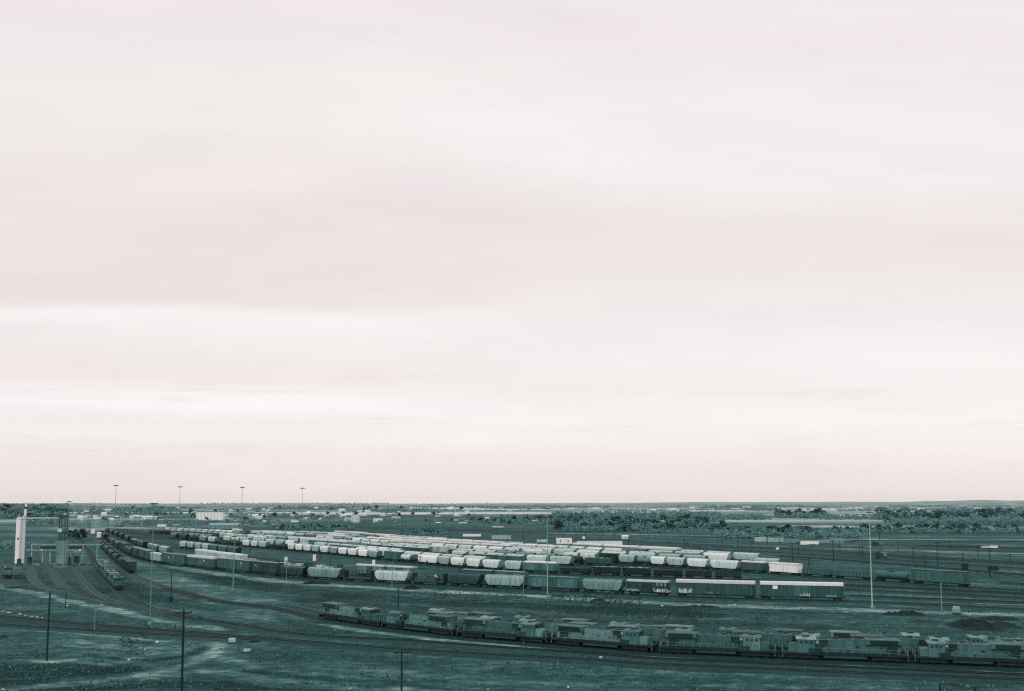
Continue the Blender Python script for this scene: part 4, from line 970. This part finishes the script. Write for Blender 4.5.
house(4, 517.3, 14, 3, .86, .95, 'white roofed shed at the left edge before the woods', name='shed', roof='flat', depth=20)
house(81, 519, 5, 3.5, .72, .85, 'pale house right of the lattice tower'); house(84.5, 527.5, 9, 5.5, .5, .6, 'grey block in front of the town right of the lattice tower', name='building', roof='flat'); house(97, 527, 9, 6, .58, .66, 'pale grey block left of the leftmost distant mast', name='building', roof='flat')
house(148, 519.2, 11, 3.4, .68, .84, 'wide pale gabled house in the left of the town'); house(108, 510.6, 6, 1.6, .7, .9, 'pale roof near the town road')
random.seed(21)
for i in range(54):
    px = U(70, 470); yb = U(509, 521) if px < 350 else U(509, 517); 
    house(px, yb, U(3, 6), U(1.8, 3), U(.55, .9), U(.62, .95), 'small pale house in the distant town beyond the yard', U(-.6, .6), group='small houses of the distant town')
for i in range(16):
    house(U(560, 1010), U(507.5, 511), U(4, 8), U(1.1, 1.9), U(.7, .95), U(.8, .98), 'tiny pale farm building on the far plain', U(-.4, .4), group='farm buildings on the far plain')
for i in range(26):
    house(U(70, 300), U(517, 527), U(2.5, 8), U(1.6, 3), U(.3, .85), U(.4, .9), 'small shed standing among the clutter between yard and town', U(-.5, .5), 'shed', 'sheds between the yard and the town', roof=random.choice(('flat', 'gable')))
for i in range(16):
    house(U(380, 560), U(511, 529), U(3, 8), U(1.2, 2.2), U(.3, .8), U(.4, .88), 'low shed scattered on the open plain behind the yard', U(-.4, .4), 'shed', 'sheds on the open plain behind the yard', roof=random.choice(('flat', 'gable')))
# white containers behind the bowl
def box_container(px0, px1, yb, hpx, t, label, group):
    x0, y = P((px0+px1)/2, yb); s_ = y / F; w = (px1-px0)*s_/2; h_ = hpx*s_
    o = empty('freight_container', (x0, y, 0), random.choice((-.02, .02)))
    b = MB().mat(paint(t, 'side', .08)).box(-w, w, -1.2, 1.2, .15, h_-.06); k = -w + .4
    b.mat(paint(t-.08, 'side', .08))
    while k < w - .2: b.box(k-.1, k+.1, -1.24, -1.2, .3, h_-.2); k += .8
    b.build('body', o); MB().mat(paint(min(1, t+.08), 'top', .05)).box(-w-.02, w+.02, -1.25, 1.25, h_-.06, h_).build('roof', o); MB().mat(Dk).box(-w+.1, w-.1, -1.1, 1.1, -.05, .15).build('skid', o)
    tag(o, label, 'container', group)
GC = 'freight containers beyond the yard'
box_container(577, 605, 546.2, 5, .84, 'long white container left of a squarer one behind the yard', GC); box_container(605.5, 622, 547.5, 6.4, .86, 'tall white container beside the dark pole behind the yard', GC)
box_container(463, 481, 536.6, 2.6, .88, 'white container behind the rearmost row left of the pale one', GC); box_container(492, 511, 539.4, 4, .62, 'pale grey container behind the rearmost row', GC)
box_container(537, 547, 542.4, 2.8, .7, 'pale container just left of the tall mast behind the yard', GC)
for a, b_, y_, h_, t, l in ((755,766,541.8,4.6,.66,'pale rounded load leftmost in the line below the tree belt'),(767.5,783,542.4,4.6,.6,'grey load second from the left in the line below the tree belt'),(784,799,543,4,.5,'grey low container in the line below the tree belt'),(801,818,544.8,3.8,.92,'bright white container in the line below the tree belt'),(819,831,543.4,3.4,.6,'pale container right of the bright white one'),(833,843,543.6,3.6,.55,'grey container ending the line below the tree belt')):
    box_container(a, b_, y_, h_, t, l, 'containers in the line below the tree belt')
box_container(982, 991, 547.8, 1.4, .82, 'low white object left of a brighter one on the far right plain', 'white boxes on the far right plain'); box_container(990.5, 997, 548, 2.2, .95, 'bright white box on the far right plain', 'white boxes on the far right plain')
# signal board pair and switch cabins
def sboard(px, yb, ty, bw, bh, label, legx=0):
    x, y = P(px, yb); s_ = y / F; Ht = (yb - ty) * s_
    o = empty('signal_board', (x, y, 0))
    MB().mat(M_WOOD).box(-bw*s_/2, bw*s_/2, -.15, .15, Ht - bh*s_, Ht).box(-bw*s_/2-.15, bw*s_/2+.15, -.3, .3, Ht, Ht+.1).build('board', o)
    MB().mat(M_WOOD).tube((legx, .25, -.1), (legx, .25, Ht - .1), .25, n=8).build('post', o)
    tag(o, label, 'signal')
sboard(965.3, 581, 564.3, 6.8, 6.4, 'dark square signal board behind the last boxcar of the long row'); sboard(993.3, 577, 566.6, 10.5, 4.2, 'wide dark signal board on a post at the far right', -1.2)
def cabin(px, yb, hpx, label):
    x, y = P(px, yb); s_ = y / F; h_ = hpx * s_; o = empty('switch_cabin', (x, y, 0)); z0 = h_ * .42
    MB().mat(paint(.4, 'side', .1)).tube((0, 0, -.1), (0, 0, z0), .22, n=8).build('post', o)
    MB().mat(paint(.95, 'side', .05)).box(-1.1*s_*1.2, 1.1*s_*1.2, -.5, .5, z0, h_).build('cabinet', o); MB().mat(paint(.97, 'top', .03)).box(-1.3*s_*1.2, 1.3*s_*1.2, -.6, .6, h_, h_+.12).build('cap', o)
    tag(o, label, 'cabinet', 'white switch cabins between the rows')
cabin(314.3, 565, 10, 'white switch cabin on a post left of another between the rows'); cabin(373.6, 570, 9.5, 'white switch cabin on a post in front of the white hoppers'); cabin(286, 567.5, 10, 'white switch cabin left of the dark pole between rows'); cabin(583.8, 540.5, 4, 'small white cabin above the long white container'); cabin(777.5, 551, 3.4, 'tiny white cabin beyond the yard right of centre')
# signal dish and boxes in the foreground
x, y = P(232.5, 643); o = empty('relay_hut', (x, y, 0)); MB().mat(paint(.66, 'side', .1)).prism([(-.5, .2), (.5, .2), (.55, .75), (.3, 1.0), (-.3, 1.0), (-.55, .75)], -.7, .6).build('body', o); MB().mat(M_WOOD).box(-.5, .4, -.4, .4, -.1, .2).build('base', o); tag(o, 'small rounded pale relay hut beside the main tracks', 'relay hut')
x, y = P(247, 651.5); o = empty('relay_box', (x, y, 0)); MB().mat(paint(.68, 'side', .08)).box(-.6, .6, -.4, .4, .05, .42).build('body', o); MB().mat(paint(.74, 'top', .05)).box(-.64, .64, -.45, .45, .42, .48).build('lid', o); tag(o, 'low white box on the grass below the relay hut', 'box')
upole(238.5, 651.5, 642, 'thin marker post between relay hut and low white box', 0, .07)
def rock(px, py, wd, hd, t, label, group, name='rock'):
    x, y = P(px, py); b = MB().mat(paint(t, 'top', .1)); n = 9; rings = []
    for k, (z, r_) in enumerate(((-.1, 1), (.35, 1.05), (.75, .75), (1, .25))):
        rings.append([(wd*r_*U(.8, 1.15)*math.cos(6.283*i/n), wd*.6*r_*U(.8, 1.15)*math.sin(6.283*i/n), hd*z) for i in range(n)])
    b.loft(rings); o = b.build(name, None, (x, y, 0)); tag(o, label, 'rock', group)
for px, py in ((3,611.3),(9,612.6),(20,614.3),(25.5,615.5),(32,616.7),(37,617.3),(42,617.8)): rock(px, py, U(.28, .6), U(.14, .24), .78, 'small white stone in the line along the main tracks', 'white stones along the main tracks')
for px, py, t in ((157,642.5,.85),(129,660.5,.7),(536,659,.8),(601,658,.75),(524,644.6,.7),(569,687.5,.85),(735,605,.75),(747,600,.7),(3,690,.7),(662,606,.85),(488,690,.5),(145,650,.6),(67,606,.8)): rock(px, py, U(.25, .5), U(.2, .4), t, 'pale stray stone on the open ground', 'pale stray stones')
# dirt heaps
def heap(px0, px1, py, hpx, t, label, group=None, name='dirt_heap', depth=3.0):
    x0, y0 = P(px0, py); x1, y1 = P(px1, py); w = (x1 - x0) / 2; s_ = y0 / F; h_ = hpx * s_; n = 26; m = 9; rings = []
    se = U(0, 99)
    for j in range(m):
        v = -1 + 2 * j / (m - 1); ring = []
        for i in range(n):
            u = -1 + 2 * i / (n - 1); k = max(0, 1 - abs(u)**2.6) * max(0, 1 - v*v)
            nz = vnoise(np.array([u*9+se]), np.array([v*3+se]), 1, 31)[0]
            ring.append((u*w, v*depth, -.12 + h_ * k * (.3 + 1.2*nz)))
        rings.append(ring)
    b = MB().mat(paint(t, 'top', .12, .95, 1.0)); b.loft(rings, cap=False, close=False); b.f = [f[::-1] for f in b.f]
    o = b.build(name, None, ((x0+x1)/2, y0, 0)); tag(o, label, 'heap', group)
heap(951, 997, 627, 6.4, .07, 'large dark heap beside the gravel road at the far right', depth=7); heap(993, 1015, 625.5, 3.6, .08, 'smaller dark heap right of the largest heap', depth=4); heap(975, 1021, 619.5, 3.5, .07, 'long low dark heap behind the largest heap', depth=2)
heap(880, 928, 614.5, 3.6, .09, 'long dark berm left of the parked pickup', depth=2.2)
heap(301, 331, 583.8, 3.6, .08, 'long dark heap beside the road under the pale hopper', depth=2.2); heap(402, 421, 588.8, 3.4, .08, 'short dark mound beside the road under the flat car', depth=2.4)
heap(672, 708, 614, 3.8, .1, 'dark mound of brush between boxcars and locomotives', depth=3); heap(675, 720, 606.6, 1.6, .12, 'thin dark strip of rubble along the road', depth=1.5)
heap(551, 567, 596, 1.8, .12, 'small dark heap at the foot of the tall middle mast', depth=1.6); heap(590, 606, 600.5, 2.4, .11, 'small dark heap right of the tall middle mast', depth=2); heap(612, 636, 608.5, 3, .13, 'dark brushy heap below the pale hoppers', depth=3)
heap(495, 530, 597, 1.8, .16, 'low brushy heap left of the tall middle mast', depth=3)
heap(842, 872, 618, 1.2, .1, 'thin dark strip of rubble just left of the right-hand mast foot', depth=1.2); heap(746, 790, 613.5, 1.2, .12, 'thin dark strip of rubble below the placard boxcar', depth=1.3); heap(700, 738, 609.5, 1.3, .1, 'thin dark strip of rubble below the boxcar with pale graffiti', depth=1.3)
heap(905, 942, 621.5, 1.6, .12, 'low dark strip of rubble left of the largest heap', depth=1.8); heap(455, 492, 600.5, 1.2, .13, 'thin dark strip of rubble above the third locomotive', depth=1.4); heap(640, 668, 611, 1.6, .11, 'low dark mound left of the brush mound', depth=1.8)
heap(0, 7, 637, 2.2, .12, 'low dark heap at the left edge below the tracks', depth=1.5)
# parked vehicles
def pickup(px, yb, rz, t, label):
    x, y = P(px, yb); o = empty('pickup_truck', (x, y, 0), rz); c = paint(t, 'side', .06, .4); dk = paint(.07, 'side', .03, .5)
    b = MB().mat(c).box(-2.7, 2.7, -.95, .95, .5, 1.05); b.box(-2.7, -.6, -.95, -.85, 1.05, 1.35).box(-2.7, -.6, .85, .95, 1.05, 1.35).box(-2.7, -2.6, -.85, .85, 1.05, 1.35).box(1.2, 2.7, -.9, .9, 1.05, 1.2); b.build('body', o)
    b = MB().mat(c); b.loft([[(-.6, -.9, 1.05), (1.3, -.9, 1.05), (1.3, .9, 1.05), (-.6, .9, 1.05)], [(-.4, -.78, 1.8), (.7, -.78, 1.8), (.7, .78, 1.8), (-.4, .78, 1.8)]]); cab = b.build('cab', o)
    MB().mat(dk).box(-.35, .8, -.9, -.84, 1.2, 1.65).box(-.35, .8, .84, .9, 1.2, 1.65).build('window', cab)
    for xx in (-1.7, 1.8):
        for s_ in (-1, 1): MB().mat(dk).tube((xx, s_*.72, .38), (xx, s_*.97, .38), .38, n=14).build('wheel', o)
    tag(o, label, 'pickup truck'); return o
pickup(956.5, 613.5, math.radians(65), .52, 'white pickup truck seen end-on, parked on the gravel road near the pale pole')
# service trucks beyond
def truck(px, yb, k, label, name='crane_truck'):
    x, y = P(px, yb); o = empty(name, (x, y, 0), -.2); dk = paint(.12, 'side', .06); w = paint(.5, 'side', .08); k *= .7
    MB().mat(dk).box(-4*k, 4*k, -1.2, 1.2, .6, 1.3).build('chassis', o); MB().mat(dk).box(-3.5*k, 1.2*k, -1.1, 1.1, 1.3, 2.6).box(-3.2*k, -1*k, -.8, .8, 2.6, 3.3).build('body', o); cab = MB().mat(w).box(1.6*k, 3.6*k, -1.1, 1.1, 1.3, 3.2).build('cab', o); MB().mat(dk).box(2*k, 3*k, -1.13, -1.1, 2.2, 2.9).build('window', cab)
    if name == 'crane_truck': MB().mat(dk).tube((-2.5*k, 0, 3), (1*k, 0, 5.2), .25, .18).build('boom', o)
    for xx in (-2.8, -1.4, 2.6):
        for s_ in (-1, 1): MB().mat(dk).tube((xx*k, s_*.85, .55), (xx*k, s_*1.15, .55), .55, n=12).build('wheel', o)
    tag(o, label, 'truck')
truck(881, 558.5, 1.0, 'dark crane truck on the open tracks right of centre'); truck(877, 546.5, 1.25, 'dark work truck with a pale cab below the far road', 'work_truck')

# ------------------------------------------------------------------ trees
LM = [leafmat(.37, .2), leafmat(.42, .2), leafmat(.28, .2)]
M_BARK = paint(.12, 'side', .08, .9)
def tree_proto(kind, seed):
    rs = random.Random(seed); root = empty('tree'); hh = 10.0
    t = MB().mat(M_BARK); t.tube((0, 0, -.3), (rs.uniform(-.2, .2), 0, 3.4), .3, .2, 7); tips = []
    for k in range(7):
        a = rs.uniform(0, 6.28); z0 = rs.uniform(2.0, 3.4); ln = rs.uniform(2.6, 5); el = rs.uniform(.5, 1.25)
        e = (math.cos(a)*math.cos(el)*ln, math.sin(a)*math.cos(el)*ln, z0 + math.sin(el)*ln); t.tube((0, 0, z0), e, .13, .04, 5); tips.append(e)
    t.build('trunk', root)
    c = MB().mat(LM[kind]); cl = []
    for e in tips + [(rs.uniform(-1.2, 1.2), rs.uniform(-1.2, 1.2), rs.uniform(6, 8.6)) for _ in range(5)] + [(rs.uniform(-2.6, 2.6), rs.uniform(-2.6, 2.6), rs.uniform(1.6, 4)) for _ in range(4 if kind else 7)]:
        cl.append((e, rs.uniform(.9, 1.9)))
    for (e, r_) in cl:
        for _ in range(52):
            d = Vector((rs.gauss(0, 1), rs.gauss(0, 1), rs.gauss(0, .8))); d = d.normalized() * r_ * rs.random()**.45
            p = Vector(e) + d; s_ = rs.uniform(.2, .6)
            u = Vector((rs.gauss(0, 1), rs.gauss(0, 1), rs.gauss(0, 1))).normalized(); w = u.orthogonal().normalized() * s_ * rs.uniform(.4, .9); u = u * s_
            if p.z < .3: continue
            c.add([p-u-w, p+u-w, p+u+w, p-u+w], [(0,1,2,3)])
    c.build('crown', root)
    return root
TP = {}
used = set()
def tree(x, y, hgt, kind, label, group, name='tree', wide=1.0):
    key = (kind, random.randint(0, 3))
    if key not in TP:
        o = TP[key] = tree_proto(kind, hash(key) % 1000); KIDS[o.name_full] = [k for k in COL.objects if k.parent == o]
    else:
        src = TP[key]; o = src.copy(); COL.objects.link(o)
        for k in KIDS[src.name_full]:
            d = k.copy(); COL.objects.link(d); d.parent = o
    s_ = hgt / 9.2; o.location = (x, y, 0); o.rotation_euler = (0, 0, U(0, 6.28)); o.scale = (s_*wide, s_*wide, s_)
    tag(o, label, 'tree', group); return o
random.seed(5)
def belt(x0, x1, y0, y1, n, h0, h1, kinds, label, group, wide=1.3):
    for i in range(n):
        px = x0 + (x1 - x0) * (i + U(0, 1)) / n; py = U(y0, y1); x, y = P(px, py)
        tree(x, y, U(h0, h1) * y / F, random.choice(kinds), label, group, wide=wide * U(.8, 1.25))
belt(556, 722, 522, 531.5, 62, 5.5, 9, (0, 1), 'leafless grey tree in the dense wood behind the containers', 'trees of the dense wood behind the containers', 1.8)
belt(722, 862, 532.5, 536.5, 34, 5.5, 8.5, (0, 1), 'bushy tree in the low belt right of the dense wood', 'trees of the low belt right of the wood', 1.7)
belt(862, 1024, 529, 533.5, 26, 4, 7, (2, 0), 'dark bushy tree in the belt beyond the far right tracks', 'trees of the dark belt on the right', 1.7)
belt(880, 1024, 517, 523, 40, 6.5, 11, (0, 1), 'tall tree in the broad grove below the right ridge', 'trees of the grove below the right ridge', 1.4)
belt(776, 824, 516.6, 518, 9, 6, 10, (0, 1), 'tree of the separate clump right of centre on the plain', 'trees of the separate clump on the plain', 1.3)
belt(0, 66, 510, 521, 36, 5, 8, (2, 0), 'dark tree in the woods behind the white tower', 'trees of the woods behind the white tower', 1.7)
belt(278, 352, 528, 529.5, 12, 3, 4.6, (2,), 'dark shrub-like tree in the hedgerow behind the yard, left half', 'trees of the left hedgerow', 1.9)
belt(402, 440, 533, 534.5, 8, 2.6, 3.8, (2,), 'dark shrub-like tree in the short hedgerow behind the yard', 'trees of the short hedgerow', 1.9)
belt(68, 82, 536, 540, 5, 7, 11, (2,), 'dark tree behind the fuelling frame right of the lattice tower', 'trees behind the fuelling frame', 1.1)
belt(472, 560, 520, 525, 16, 4, 6, (0, 2), 'dark tree among the farm sheds in the mid field', 'trees among the farm sheds', 1.5)
belt(86, 470, 509, 522, 44, 2.6, 4.6, (0, 1, 2), 'small tree among the houses of the distant town', 'trees of the distant town', 1.5)
# far woods: one mass each, nobody could count them
def woods(name, lst, mat, seed):
    rs = random.Random(seed); b = MB().mat(mat)
    for x0, x1, py, hpx, n in lst:
        for _ in range(n):
            px = rs.uniform(x0, x1); y = P(px, py)[1] * rs.uniform(.93, 1.07); x = at_dist(px, y); s_ = y / F; h_ = hpx * s_ * rs.uniform(.5, 1.1); w = h_ * rs.uniform(.5, 1.3)
            for q_ in range(7):
                p = Vector((x + rs.uniform(-w, w)*.6, y + rs.uniform(-w, w)*.6, h_ * rs.uniform(.15, .95))); u = Vector((rs.gauss(0, 1), rs.gauss(0, .6), rs.gauss(0, 1))).normalized(); v_ = u.orthogonal().normalized() * h_ * rs.uniform(.1, .25); u = u * h_ * rs.uniform(.12, .3)
                b.add([p-u-v_, p+u-v_, p+u+v_, p-u+v_], [(0,1,2,3)])
    o = b.build(name); tag(o, kind='stuff'); return o
FL = []
rs = random.Random(3)
for i in range(150):
    x0 = rs.uniform(-60, 1040); py = rs.choice((504.6, 505.2, 506, 506.8, 507.6, 508.6, 510, 511.5)); w = rs.uniform(10, 90); FL.append((x0, x0 + w, py, rs.uniform(.7, 1.9), int(w * rs.uniform(1.0, 2.4))))
for i in range(60):
    x0 = rs.uniform(60, 560); w = rs.uniform(6, 50); FL.append((x0, x0 + w, rs.uniform(511, 526), rs.uniform(1.0, 2.6), int(w * rs.uniform(.8, 1.8))))
FL += [(370, 420, 511.5, 2.6, 110), (690, 770, 519, 3.4, 160), (745, 775, 510.5, 2.6, 90), (835, 870, 511, 2.4, 60), (115, 180, 511, 3, 120), (-20, 70, 507, 3.2, 220), (300, 360, 508.5, 2.6, 100), (145, 200, 523, 3, 90), (420, 560, 508, 2, 160)]
woods('woods', FL, leafmat(.37, .2), 4)
SC = [(552, 720, 516, 4, 500), (560, 760, 519, 4.5, 560), (556, 722, 523, 5, 520), (556, 715, 527, 5, 480), (560, 640, 530, 5, 240), (640, 725, 531, 3.5, 160), (715, 865, 536.5, 6, 520), (725, 862, 533.5, 5, 360), (862, 1030, 531.5, 4, 380), 
      (875, 1030, 519, 6, 420), (890, 1030, 523, 6, 420), (940, 1030, 515, 7, 220), (775, 826, 517.5, 5, 130), (820, 900, 519, 4, 170), (-20, 68, 512, 6, 260), (-20, 68, 518, 6, 320), (30, 62, 524, 4, 60), (275, 355, 529, 3.6, 240), (398, 445, 534, 3.2, 130), (470, 562, 523, 4, 240), (500, 560, 518, 3, 120), (0, 60, 548, 5, 60), (90, 170, 514, 2.4, 160), (150, 250, 524, 3, 180)]
woods('scrub', SC, leafmat(.37, .24), 8)
woods('weeds', [(425, 530, 597, 1.7, 150), (545, 610, 598.5, 2, 90), (560, 640, 603, 2.2, 120), (600, 642, 609, 2.4, 90), (660, 720, 608, 1.3, 90), (730, 850, 613, 1.3, 150), (880, 1010, 619, 1.2, 120), (215, 320, 589, 1.1, 120), (330, 420, 601, 1.1, 90), (640, 700, 615, 1.6, 70), (128, 152, 642.5, 2.2, 50), (95, 185, 657, 1.2, 70)], leafmat(.22, .2), 12)
# ------------------------------------------------------------------ dry grass
mask = np.zeros((420, 520), bool)
for a in TRK:
    for o1 in (-2, 0, 2):
        for o2 in (-2, 0, 2):
            i = ((a[:, 1] + o2 - 130)).astype(int); j = ((a[:, 0] + o1 + 260)).astype(int); ok = (i >= 0) & (i < 420) & (j >= 0) & (j < 520); mask[i[ok], j[ok]] = True
rg = np.random.RandomState(9)
gn = 230000
gy = 134 + (430 - 134) * rg.rand(gn) ** 1.1; gx = (rg.rand(gn) * 2 - 1) * (gy * .56 + 4)
si = np.clip(np.searchsorted(ys, gy), 0, ny - 1); sj = np.clip(np.searchsorted(xs, gx), 0, nx - 1); so_ = soil[si, sj]
dens = np.clip(.55 - so_ * 1.6, .03, 1) * np.clip((vnoise(gx, gy, 7, 41) * .6 + vnoise(gx, gy, 2.4, 42) * .6) * 1.5 - .35, .02, 1)
keep = (rg.rand(gn) < dens) & ~mask[np.clip((gy - 130).astype(int), 0, 419), np.clip((gx + 260).astype(int), 0, 519)]
gx, gy = gx[keep], gy[keep]; n = len(gx)
def tufts(sel, mat):
    x, y = gx[sel], gy[sel]; m = len(x); a = rg.rand(m) * 3.1416; w = .07 + .17 * rg.rand(m) ** 2; h = .04 + .22 * rg.rand(m) ** 2; ln = (rg.rand(m, 2) - .5) * .2
    cx, sx = np.cos(a) * w, np.sin(a) * w; z = np.full(m, -.12)
    V = np.stack([np.stack([x - cx, y - sx, z], 1), np.stack([x + cx, y + sx, z], 1), np.stack([x + cx * .8 + ln[:, 0], y + sx * .8 + ln[:, 1], h], 1), np.stack([x - cx * .5 + ln[:, 0], y - sx * .5 + ln[:, 1], h * .8], 1)], 1).reshape(-1, 3)
    b = MB().mat(mat); b.v = V.tolist(); b.f = np.arange(4 * m).reshape(-1, 4).tolist(); b.m = [0] * m
    tag(b.build('grass'), kind='stuff')
cls = rg.rand(n) + (vnoise(gx, gy, 10, 43) - .5) * .8
tufts(cls < .46, paint(.22, 'side', .2, .95, .8)); tufts((cls >= .46) & (cls < .95), paint(.36, 'side', .22, .95, .8)); tufts(cls >= .95, paint(.44, 'side', .22, .95, .8))
# ------------------------------------------------------------------ haze
HZ = MB(); hm = bpy.data.materials.new('haze'); N = NT(hm)
pv = N.n('ShaderNodeVolumePrincipled'); pv.inputs['Density'].default_value = 1.5e-5; pv.inputs['Color'].default_value = (.86, .97, .96, 1); pv.inputs['Anisotropy'].default_value = 0
o_ = N.n('ShaderNodeOutputMaterial'); N.l(pv.outputs[0], o_.inputs['Volume'])
HZ.mat(hm).box(-19000, 19000, -17500, 19000, -2.5, 140)
tag(HZ.build('haze'), kind='stuff')

# ------------------------------------------------------------------ sky and sun
SUN_EL, SUN_AZ = math.radians(38), math.radians(215)     # azimuth clockwise from +Y: behind the viewer's left shoulder
w = bpy.data.worlds.new('World'); sc.world = w; N = NT(w)
tc = N.n('ShaderNodeTexCoord'); sp = N.n('ShaderNodeSeparateXYZ'); N.l(tc.outputs['Generated'], sp.inputs[0])
sky = N.n('ShaderNodeTexSky'); sky.sky_type = 'NISHITA'; sky.sun_disc = False; sky.sun_elevation = SUN_EL; sky.sun_rotation = SUN_AZ
tn = N.math('DIVIDE', sp.outputs[2], N.math('SQRT', N.math('MULTIPLY_ADD', sp.outputs[1], sp.outputs[1], .03)))
cmb = N.n('ShaderNodeCombineXYZ'); N.l(N.math('MULTIPLY', sp.outputs[0], 1.1), cmb.inputs[0]); N.l(N.math('MULTIPLY', sp.outputs[1], 1.1), cmb.inputs[1]); N.l(N.math('MULTIPLY', tn, 4.6), cmb.inputs[2])
n1 = N.noise(cmb.outputs[0], 1.6, 5, .55); 
cmb2 = N.n('ShaderNodeCombineXYZ'); N.l(N.math('MULTIPLY', sp.outputs[0], 3.2), cmb2.inputs[0]); N.l(N.math('MULTIPLY', sp.outputs[1], 1.6), cmb2.inputs[1]); N.l(N.math('MULTIPLY', N.math('ADD', tn, N.math('MULTIPLY', sp.outputs[0], .06)), 17.0), cmb2.inputs[2])
n2 = N.noise(cmb2.outputs[0], 1.5, 6, .62)
ze = N.math('ADD', tn, N.math('MULTIPLY', N.math('SUBTRACT', n1, .5), .045))
rp = N.n('ShaderNodeValToRGB'); cr = rp.color_ramp
SK = [(0, (243,231,230)), (.03, (242,229,229)), (.055, (243,234,233)), (.072, (246,240,239)), (.085, (243,236,235)), (.105, (249,245,244)), (.12, (246,241,239)), (.135, (240,230,229)), (.165, (241,234,232)), (.185, (244,240,238)), (.199, (246,243,241)), (.211, (237,226,224)), (.25, (236,226,224)), (.33, (239,230,229)), (.43, (242,236,234)), (.55, (239,230,231)), (.75, (236,227,228)), (1, (234,225,225))]
K = 1.0
def skc(c): return tuple(s2l(v) for v in c) + (1,)
cr.elements[0].position = 0; cr.elements[0].color = skc(SK[0][1]); cr.elements[1].position = 1; cr.elements[1].color = skc(SK[-1][1])
for p_, c_ in SK[1:-1]: cr.elements.new(p_).color = skc(c_)
N.l(ze, rp.inputs[0])
rp2 = N.n('ShaderNodeValToRGB'); c2 = rp2.color_ramp
SB = [(0, (243,231,230)), (.03, (242,229,229)), (.06, (245,237,235)), (.09, (247,242,240)), (.12, (243,235,234)), (.15, (245,240,238)), (.2, (243,237,235)), (.24, (239,231,229)), (.29, (240,231,229)), (.34, (243,238,236)), (.42, (244,240,238)), (.5, (240,231,231)), (.58, (241,235,234)), (1, (235,226,226))]
az = N.math('DIVIDE', sp.outputs[0], N.math('SQRT', N.math('MULTIPLY_ADD', sp.outputs[1], sp.outputs[1], .03)))
sm = N.n('ShaderNodeMapRange'); sm.interpolation_type = 'SMOOTHSTEP'; sm.inputs['From Min'].default_value = -.16; sm.inputs['From Max'].default_value = .12; N.l(N.math('ADD', az, N.math('MULTIPLY', N.math('SUBTRACT', n1, .5), .5)), sm.inputs['Value'])
mxs = N.n('ShaderNodeMix'); mxs.data_type = 'RGBA'; N.l(sm.outputs[0], mxs.inputs[0])
cmb3 = N.n('ShaderNodeCombineXYZ'); N.l(N.math('MULTIPLY', sp.outputs[0], 5.0), cmb3.inputs[0]); N.l(N.math('MULTIPLY', sp.outputs[1], 5.0), cmb3.inputs[1]); N.l(N.math('MULTIPLY', tn, 90.0), cmb3.inputs[2])
n3 = N.noise(cmb3.outputs[0], 1.0, 5, .6)
def smooth(v, a, b):
    x = N.n('ShaderNodeMapRange'); x.interpolation_type = 'SMOOTHSTEP'; x.inputs['From Min'].default_value = a; x.inputs['From Max'].default_value = b; N.l(v, x.inputs['Value']); return x.outputs[0]
wisp = N.math('MULTIPLY', smooth(n3, .56, .74), N.math('MULTIPLY', smooth(tn, .03, .07), smooth(tn, .15, .11)))
vary = N.math('ADD', N.math('ADD', N.math('SUBTRACT', 1.005, N.math('MULTIPLY', wisp, .085)), N.math('MULTIPLY', N.math('SUBTRACT', n1, .5), .16)), N.math('MULTIPLY', N.math('SUBTRACT', n2, .5), .15))
c2.elements[0].position = 0; c2.elements[0].color = skc(SB[0][1]); c2.elements[1].position = 1; c2.elements[1].color = skc(SB[-1][1])
for p_, c_ in SB[1:-1]: c2.elements.new(p_).color = skc(c_)
N.l(ze, rp2.inputs[0]); N.l(rp.outputs[0], mxs.inputs[6]); N.l(rp2.outputs[0], mxs.inputs[7])
vm = N.n('ShaderNodeVectorMath'); vm.operation = 'SCALE'; N.l(mxs.outputs[2], vm.inputs[0]); N.l(N.math('MULTIPLY', vary, 10.22), vm.inputs['Scale'])
mx = N.n('ShaderNodeMix'); mx.data_type = 'RGBA'; mx.inputs[0].default_value = .96; N.l(sky.outputs[0], mx.inputs[6]); N.l(vm.outputs[0], mx.inputs[7])
bg = N.n('ShaderNodeBackground'); bg.inputs['Strength'].default_value = .1; N.l(mx.outputs[2], bg.inputs[0])
ow = N.n('ShaderNodeOutputWorld'); N.l(bg.outputs[0], ow.inputs[0])
sl = bpy.data.lights.new('sun', 'SUN'); sl.energy = 1.0; sl.angle = math.radians(15); sl.color = (1, .96, .92)
so = bpy.data.objects.new('sun', sl); COL.objects.link(so)
dirv = Vector((math.sin(SUN_AZ) * math.cos(SUN_EL), math.cos(SUN_AZ) * math.cos(SUN_EL), math.sin(SUN_EL)))
so.rotation_euler = (-dirv).to_track_quat('-Z', 'Y').to_euler(); so.location = (0, -50, 80)

sc.view_settings.view_transform = 'Standard'; sc.view_settings.look = 'None'; sc.view_settings.exposure = 0; sc.view_settings.gamma = 1
sc.render.engine = 'CYCLES'
sc.cycles.max_bounces = 5; sc.cycles.diffuse_bounces = 2; sc.cycles.glossy_bounces = 1; sc.cycles.volume_bounces = 0; sc.cycles.use_denoising = False
sc.cycles.pixel_filter_type = 'BLACKMAN_HARRIS'; sc.cycles.filter_width = 1.25
for o in list(PROTO.values()) + [LOCO]:
    pass
